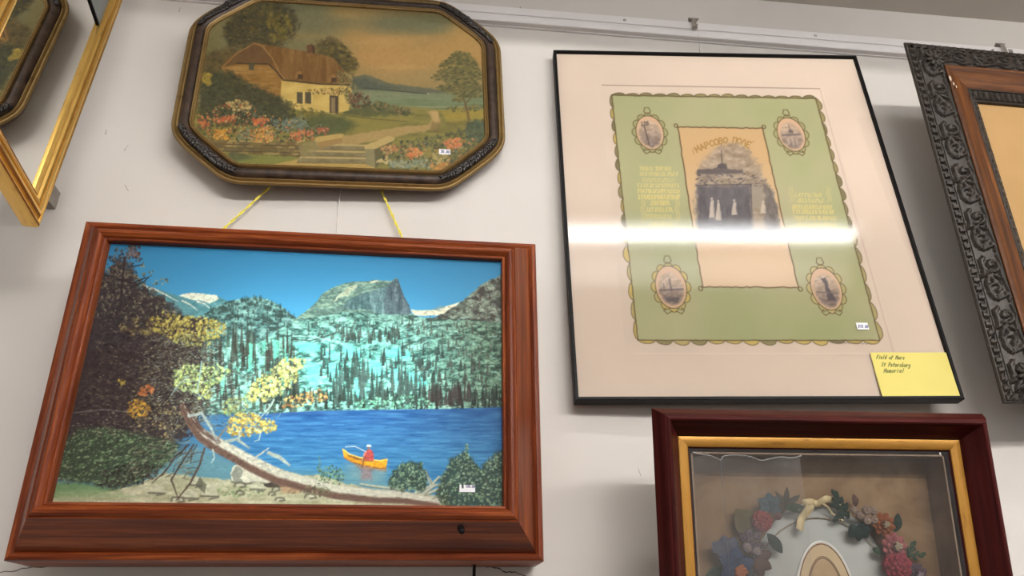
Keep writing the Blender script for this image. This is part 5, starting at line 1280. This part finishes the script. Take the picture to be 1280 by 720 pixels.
# the wreath: wool and wax flowers, leaves, berries and a ribbon
wre = tag(inbox('flower_wreath', .006, .056, .205), 'wreath of coloured wool flowers, leaves and berries inside the shadow box', 'wreath')
WX, WZ = .006, .205
def felt(name, rgb, var=.22): return plain(name, tuple(c * .66 + 6 for c in rgb), .85, 0, var, 260, .15, relief=.5)
def leaf_mesh(parent, name, u, v, ang, L, wd, mat, y=-.012, bend=.004, lobes=0, fold=.3, tip=1.0):
    """pointed (or lobed) leaf with a folded midrib and real thickness"""
    n = 12; V = []; F = []; ca, sa = math.cos(ang), math.sin(ang)
    for i in range(n + 1):
        t = i / n; w = wd * (math.sin(math.pi * t ** tip) ** .75 if 0 < t < 1 else .02)
        if lobes: w *= .62 + .5 * abs(math.sin(t * math.pi * lobes))
        for k, s in enumerate((-1, -.5, 0, .5, 1)):
            x = L * t; z = w * s; h = -bend * math.sin(math.pi * t) + fold * abs(z)
            V.append((u - WX + x * ca - z * sa, y + h, v - WZ + x * sa + z * ca))
    for i in range(n):
        for k in range(4): a = i * 5 + k; F.append((a, a + 1, a + 6, a + 5))
    m = len(V); V += [(x, yy + .0009, z) for x, yy, z in V]; F += [tuple(i + m for i in f[::-1]) for f in F]
    for i in range(n):
        for k in (0, 4): a = i * 5 + k; F.append((a, a + 5, a + 5 + m, a + m))
    return mesh(name, V, F, mat, parent, True)
def flower(u, v, r, layers, mat, centre, y=-.016, cr=.3, name='flower', cy=.0):
    """rows of cupped petals, each row an inner ring, plus a centre knot"""
    b = Bag(); q = random.Random(int(u * 9999))
    for li in range(layers):
        rr = r * (1 - .26 * li); n = 9 - li; off = q.random()
        for k in range(n):
            a = 2 * math.pi * (k + off) / n; tilt = .25 + .35 * li
            L = rr * .52; c = (u - WX + math.cos(a) * (rr - L * .9), y - .0022 * li - .0012 * math.sin(tilt), v - WZ + math.sin(a) * (rr - L * .9))
            er = np.array([math.cos(a) * math.cos(tilt), -math.sin(tilt), math.sin(a) * math.cos(tilt)]); et = np.array([-math.sin(a), 0, math.cos(a)]); en = np.cross(er, et)
            b.ball(c, (L, L * .62, L * .26), np.stack([er, et, en], 1), 9, 6)
    o = b.build(name, mat, wre)
    kb = Bag()
    for k in range(9):
        a = k * 2.4; d = r * cr * .75 * math.sqrt(k / 9); kb.ball((u - WX + d * math.cos(a), y - .0022 * layers - .0022 - cy, v - WZ + d * math.sin(a)), r * cr * .42, None, 7, 5)
    kb.build('flower_centre', centre, o)
    return o
def ball_flower(u, v, r, mat, y=-.018, name='flower'):
    """tight looped wool pompon"""
    b = Bag(); b.ball((u - WX, y + .002, v - WZ), (r * .88, r * .6, r * .88), None, 12, 8)
    for k in range(70):
        z = 1 - 2 * (k + .5) / 70; a = k * 2.39996; q = math.sqrt(1 - z * z)
        if z > .6: continue
        b.ball((u - WX + r * .86 * q * math.cos(a), y + .002 + r * .62 * z, v - WZ + r * .86 * q * math.sin(a)), r * .2, None, 6, 4)
    return b.build(name, mat, wre)
def berry(u, v, r, mat, dot, y=-.018):
    b = Bag(); q = [0, .9, 1.8, 2.7, 3.6, 4.5, 5.4]
    for a in q: b.ball((u - WX + r * .5 * math.cos(a), y, v - WZ + r * .5 * math.sin(a)), (r * .52, r * .6, r * .52), None, 7, 5)
    o = b.build('berry', mat, wre)
    Bag().ball((u - WX, y - r * .55, v - WZ), r * .34, None, 7, 5).build('berry_eye', dot, o)
def sprig(u, v, ang, L, n, mat, wd=.0032):
    b = Bag(); ca, sa = math.cos(ang), math.sin(ang)
    b.tube([(u - WX, -.008, v - WZ), (u - WX + L * ca, -.014, v - WZ + L * sa)], .001, 6)
    for k in range(n):
        t = k / (n - 1); s = (-1 if k % 2 else 1); th = ang + s * (1.0 - .75 * t) if k < n - 1 else ang
        cx = u + L * .85 * t * ca; cz = v + L * .85 * t * sa; l = L * .42
        rot = np.array([[math.cos(th), 0, -math.sin(th)], [0, 1, 0], [math.sin(th), 0, math.cos(th)]])
        b.ball((cx - WX + l * .5 * math.cos(th), -.013, cz - WZ + l * .5 * math.sin(th)), (l * .55, wd * .6, wd), rot, 8, 6)
    return b.build('sprig', mat, wre)
RED = felt('red_wool', (196, 66, 58)); ROSE = felt('rose_wool', (190, 66, 78)); PINK = felt('pink_wool', (204, 108, 106), .3); ORG = felt('rust_wool', (190, 104, 52), .3); BLUE = felt('blue_felt', (58, 76, 116)); GREY = felt('grey_blue_felt', (96, 100, 122)); TEAL = felt('teal_felt', (78, 104, 112)); DKG = felt('dark_green_felt', (40, 66, 50)); GRN = felt('green_felt', (62, 88, 58)); OLV = felt('olive_felt', (128, 112, 66)); BRW = felt('brown_felt', (112, 74, 56)); PLUM = felt('plum_wool', (112, 86, 98), .3); LILAC = felt('pale_lilac_wool', (176, 152, 160), .3); CRM = felt('cream_wool', (206, 184, 150)); OCH = felt('orange_wool', (214, 112, 48)); RIB = plain('cream_ribbon', (196, 178, 134), .55, var=.12, scale=50)
Bag().tube([(.098 * math.cos(a), -.003, .118 * math.sin(a)) for a in np.linspace(0, 2 * math.pi, 49)], .0008, 6).build('wire_ring', CRM, wre)
# left limb, from the ribbon down
for a, L in ((2.05, .020), (1.30, .024), (.55, .026), (-.02, .026), (-.35, .022)): leaf_mesh(wre, 'leaf', -.0400, .3365, a, L, .0038, felt('twig_brown', (92, 82, 62)) if a > .5 else GRN, y=-.013, tip=.8)
for a in (2.6, 1.6, .7, 3.6, -.6): leaf_mesh(wre, 'leaf', -.0590, .3360, a, .0170, .0062, TEAL, y=-.015)
ball_flower(-.0715, .3180, .0128, RED); ball_flower(-.0505, .3246, .0052, felt('dusty_rose_wool', (150, 82, 80)))
o = leaf_mesh(wre, 'leaf', -.0835, .3085, 2.20, .0300, .0155, OLV, y=-.010, tip=.62); o['label'] = 'large round olive leaf'
leaf_mesh(wre, 'leaf', -.0650, .3040, -.95, .0290, .0068, DKG, y=-.014)
for (u, v, r, m) in ((-.0905, .3035, .0056, PLUM), (-.0985, .2985, .0050, PLUM), (-.0890, .2950, .0056, PLUM), (-.0800, .3005, .0052, PLUM), (-.0935, .2870, .0060, LILAC), (-.0820, .2830, .0058, LILAC), (-.0850, .2900, .0050, PLUM), (-.0760, .2900, .0050, PLUM)): berry(u, v, r, m, CRM if m is LILAC else PLUM)
for a in (1.75, 2.4, 1.15): leaf_mesh(wre, 'leaf', -.1170, .2760, a, .0260, .0090, GREY, y=-.015, lobes=2)
for a in (.3, 1.5, 2.6, 3.7, 5.0): leaf_mesh(wre, 'petal', -.1090, .2650, a, .0240, .0100, BLUE, y=-.018, tip=.7)
b = Bag()
for k in range(14):
    a = k * 2.4; d = .0062 * math.sqrt(k / 14); b.ball((-.1058 - WX + d * math.cos(a), -.024, .2600 - WZ + d * math.sin(a)), .0030, None, 7, 5)
b.build('flower_centre', OCH, wre)
for a in (-.5, -1.2, .3): leaf_mesh(wre, 'leaf', -.0840, .2740, a, .0240, .0072, BRW, y=-.013)
leaf_mesh(wre, 'leaf', -.1200, .2560, 3.6, .024, .012, DKG, y=-.012); leaf_mesh(wre, 'leaf', -.1250, .2660, -2.2, .034, .010, GRN, y=-.010)
# right limb
sprig(.0400, .3270, 2.05, .0270, 7, DKG, .0030); sprig(.0440, .3300, 2.75, .0200, 5, DKG, .0030); sprig(.0420, .3290, 3.6, .0180, 5, DKG, .0028)
leaf_mesh(wre, 'leaf', .0540, .3360, 1.6, .016, .0040, BRW, y=-.011)
for (u, v, r) in ((.0480, .3320, .0052), (.0545, .3255, .0052), (.0640, .3320, .0060), (.0730, .3315, .0056), (.0635, .3195, .0056), (.0725, .3205, .0056)): berry(u, v, r, felt('blush_wool', (190, 160, 140), .25), CRM)
for a in (-.3, -.9, -1.6, -2.3): leaf_mesh(wre, 'leaf', .0520, .3130, a, .0185, .0082, felt('bottle_green_felt', (34, 60, 54)), y=-.014, tip=.7)
flower(.0845, .3150, .0150, 3, ORG, CRM); o = leaf_mesh(wre, 'leaf', .1010, .3060, 1.25, .0240, .0058, DKG, y=-.013, tip=.9)
flower(.0945, .2890, .0165, 4, PINK, CRM, cr=.34); leaf_mesh(wre, 'leaf', .0800, .2800, 2.6, .012, .005, GRN, y=-.011)
ball_flower(.0950, .2660, .0170, ROSE); flower(.0950, .2660, .0185, 2, ROSE, ROSE, y=-.018, cr=.4)
sprig(.1120, .2760, .95, .0190, 6, GRN, .0026); sprig(.1150, .2770, .15, .0180, 5, GRN, .0024)
flower(.1190, .2560, .0140, 3, PLUM, LILAC); leaf_mesh(wre, 'leaf', .126, .250, -.8, .02, .007, DKG, y=-.011)
# rest of the ring, running on below the frame edge
rr = random.Random(4)
for k in range(22):
    a = -2.75 + k * (2.75 * 2 - 3.14 + .55) / 21 * 1.0
    u = WX + .104 * math.cos(a); v = WZ + .122 * math.sin(a)
    if v > .235: continue
    if k % 3 == 0: ball_flower(u, v, rr.uniform(.010, .014), rr.choice([RED, ROSE, ORG, PLUM]))
    elif k % 3 == 1: flower(u, v, rr.uniform(.012, .016), 3, rr.choice([PINK, ORG, BLUE]), CRM)
    else:
        for s_ in (-.6, .6): leaf_mesh(wre, 'leaf', u, v, a + s_, .024, .008, rr.choice([DKG, GRN, OLV]), y=-.012)
# ribbon: a band across the top with one tail hanging
def ribbon(pts, wd, name):
    V = []; F = []; P = smooth_poly(pts, 6)
    for i, p in enumerate(P):
        d = P[min(i + 1, len(P) - 1)] - P[max(i - 1, 0)]; nn = np.array((-d[1], d[0])); nn = nn / (np.linalg.norm(nn) + 1e-9)
        y = -.012 - .003 * math.sin(i * .45)
        for s_ in (-1, 1):
            for dy in (0, .0007): V.append((p[0] - WX + nn[0] * wd * s_, y + dy, p[1] - WZ + nn[1] * wd * s_))
        if i:
            a = 4 * i; q = a - 4; F += [(q, q + 2, a + 2, a), (q + 3, q + 1, a + 1, a + 3), (q + 1, q, a, a + 1), (q + 2, q + 3, a + 3, a + 2)]
    return mesh(name, V, F, RIB, wre, True)
ribbon([(-.0150, .3405), (-.004, .3418), (.0060, .3400), (.0150, .3455), (.0260, .3430), (.0330, .3380)], .0042, 'ribbon')
ribbon([(-.0040, .3400), (-.0110, .3300), (-.0185, .3190), (-.0240, .3080)], .0048, 'ribbon')
ribbon([(.0100, .3400), (.0180, .3340), (.0260, .3260), (.0340, .3190)], .0012, 'ribbon')

# ---------------------------------------------------------------- gilt mirror standing out at the left
P0 = Vector((-.55706, -.12891, .56353)); e1 = Vector((.0838, -.9958, .0371)).normalized(); e2 = Vector((-.0034, .0369, .9993)).normalized(); nn = e1.cross(e2) * -1
nn = Vector((.9965, .0838, .0003)).normalized()
mm = Matrix((-e1, -nn, e2)).transposed().to_4x4()
mw, mh = .2655, .60
mir = tag(empty('gilt_mirror', mat=Matrix.Translation(P0 + e1 * mw / 2) @ mm), 'narrow gilt-framed mirror standing out from the wall, reflecting the cottage picture', 'mirror')
pm = [(.001, -.020), (0, -.017), (0, -.001), (.0010, .0014), (.0030, .0026), (.0055, .0020), (.0066, -.0012), (.0074, -.0020), (.0082, -.0012), (.0094, .0022), (.0125, .0044), (.0160, .0044), (.0182, .0026), (.0190, -.0008), (.0198, -.0014), (.0206, -.0006), (.0216, .0026), (.0240, .0038), (.0268, .0028), (.0278, .0000), (.0286, -.0014), (.0298, -.0006), (.0312, .0010), (.0324, .0002), (.0330, -.0026), (.0332, -.0060)]
for (nm, side), o in rails(mir, mw, mh, pm, [('rail', 0, len(pm) - 1, GOLD)], n=3).items(): o.name = names[side]; o.data.name = names[side]
MIRR, nt, bs = mat_new('silvered_glass'); bs.inputs['Metallic'].default_value = 1; bs.inputs['Roughness'].default_value = .015; bs.inputs['Base Color'].default_value = (.86, .86, .83, 1)
mesh('mirror_glass', [(-mw / 2 + .03, .0050, .03), (mw / 2 - .03, .0050, .03), (mw / 2 - .03, .0050, mh - .03), (-mw / 2 + .03, .0050, mh - .03)], [(0, 1, 2, 3)], MIRR, mir)
box('back_panel', (-mw / 2 + .003, mw / 2 - .003, .0135, .0185, .003, mh - .003), BACKB, mir)
# a plain grey upper panel above the glass, parted from it by a thin black bar
box('upper_panel', (-mw / 2 + .030, mw / 2 - .030, .0020, .0046, .3540, mh - .030), plain('smoky_grey_panel', (112, 118, 118), .15, var=.06), mir)['label'] = 'smoky grey panel above the mirror glass'
box('black_bar', (-mw / 2 + .0325, mw / 2 - .0325, .0028, .0046, .3524, .3540), BLACKM, mir)
# wall bracket that carries it
bw = box('wall_bracket', (-.645, -.616, -.165, 0, .674, .704), plain('grey_painted_wood', (150, 143, 134), .8))
b2 = bw.data; bm = bmesh.new(); bm.from_mesh(b2); v, f = box_vf(-.645, -.5795, -.165, -.145, .674, .704)
vs = [bm.verts.new(p) for p in v]
for q in f: bm.faces.new([vs[i] for i in q])
bm.to_mesh(b2); bm.free()
bw.parent = mir; bw.matrix_parent_inverse = mir.matrix_world.inverted()
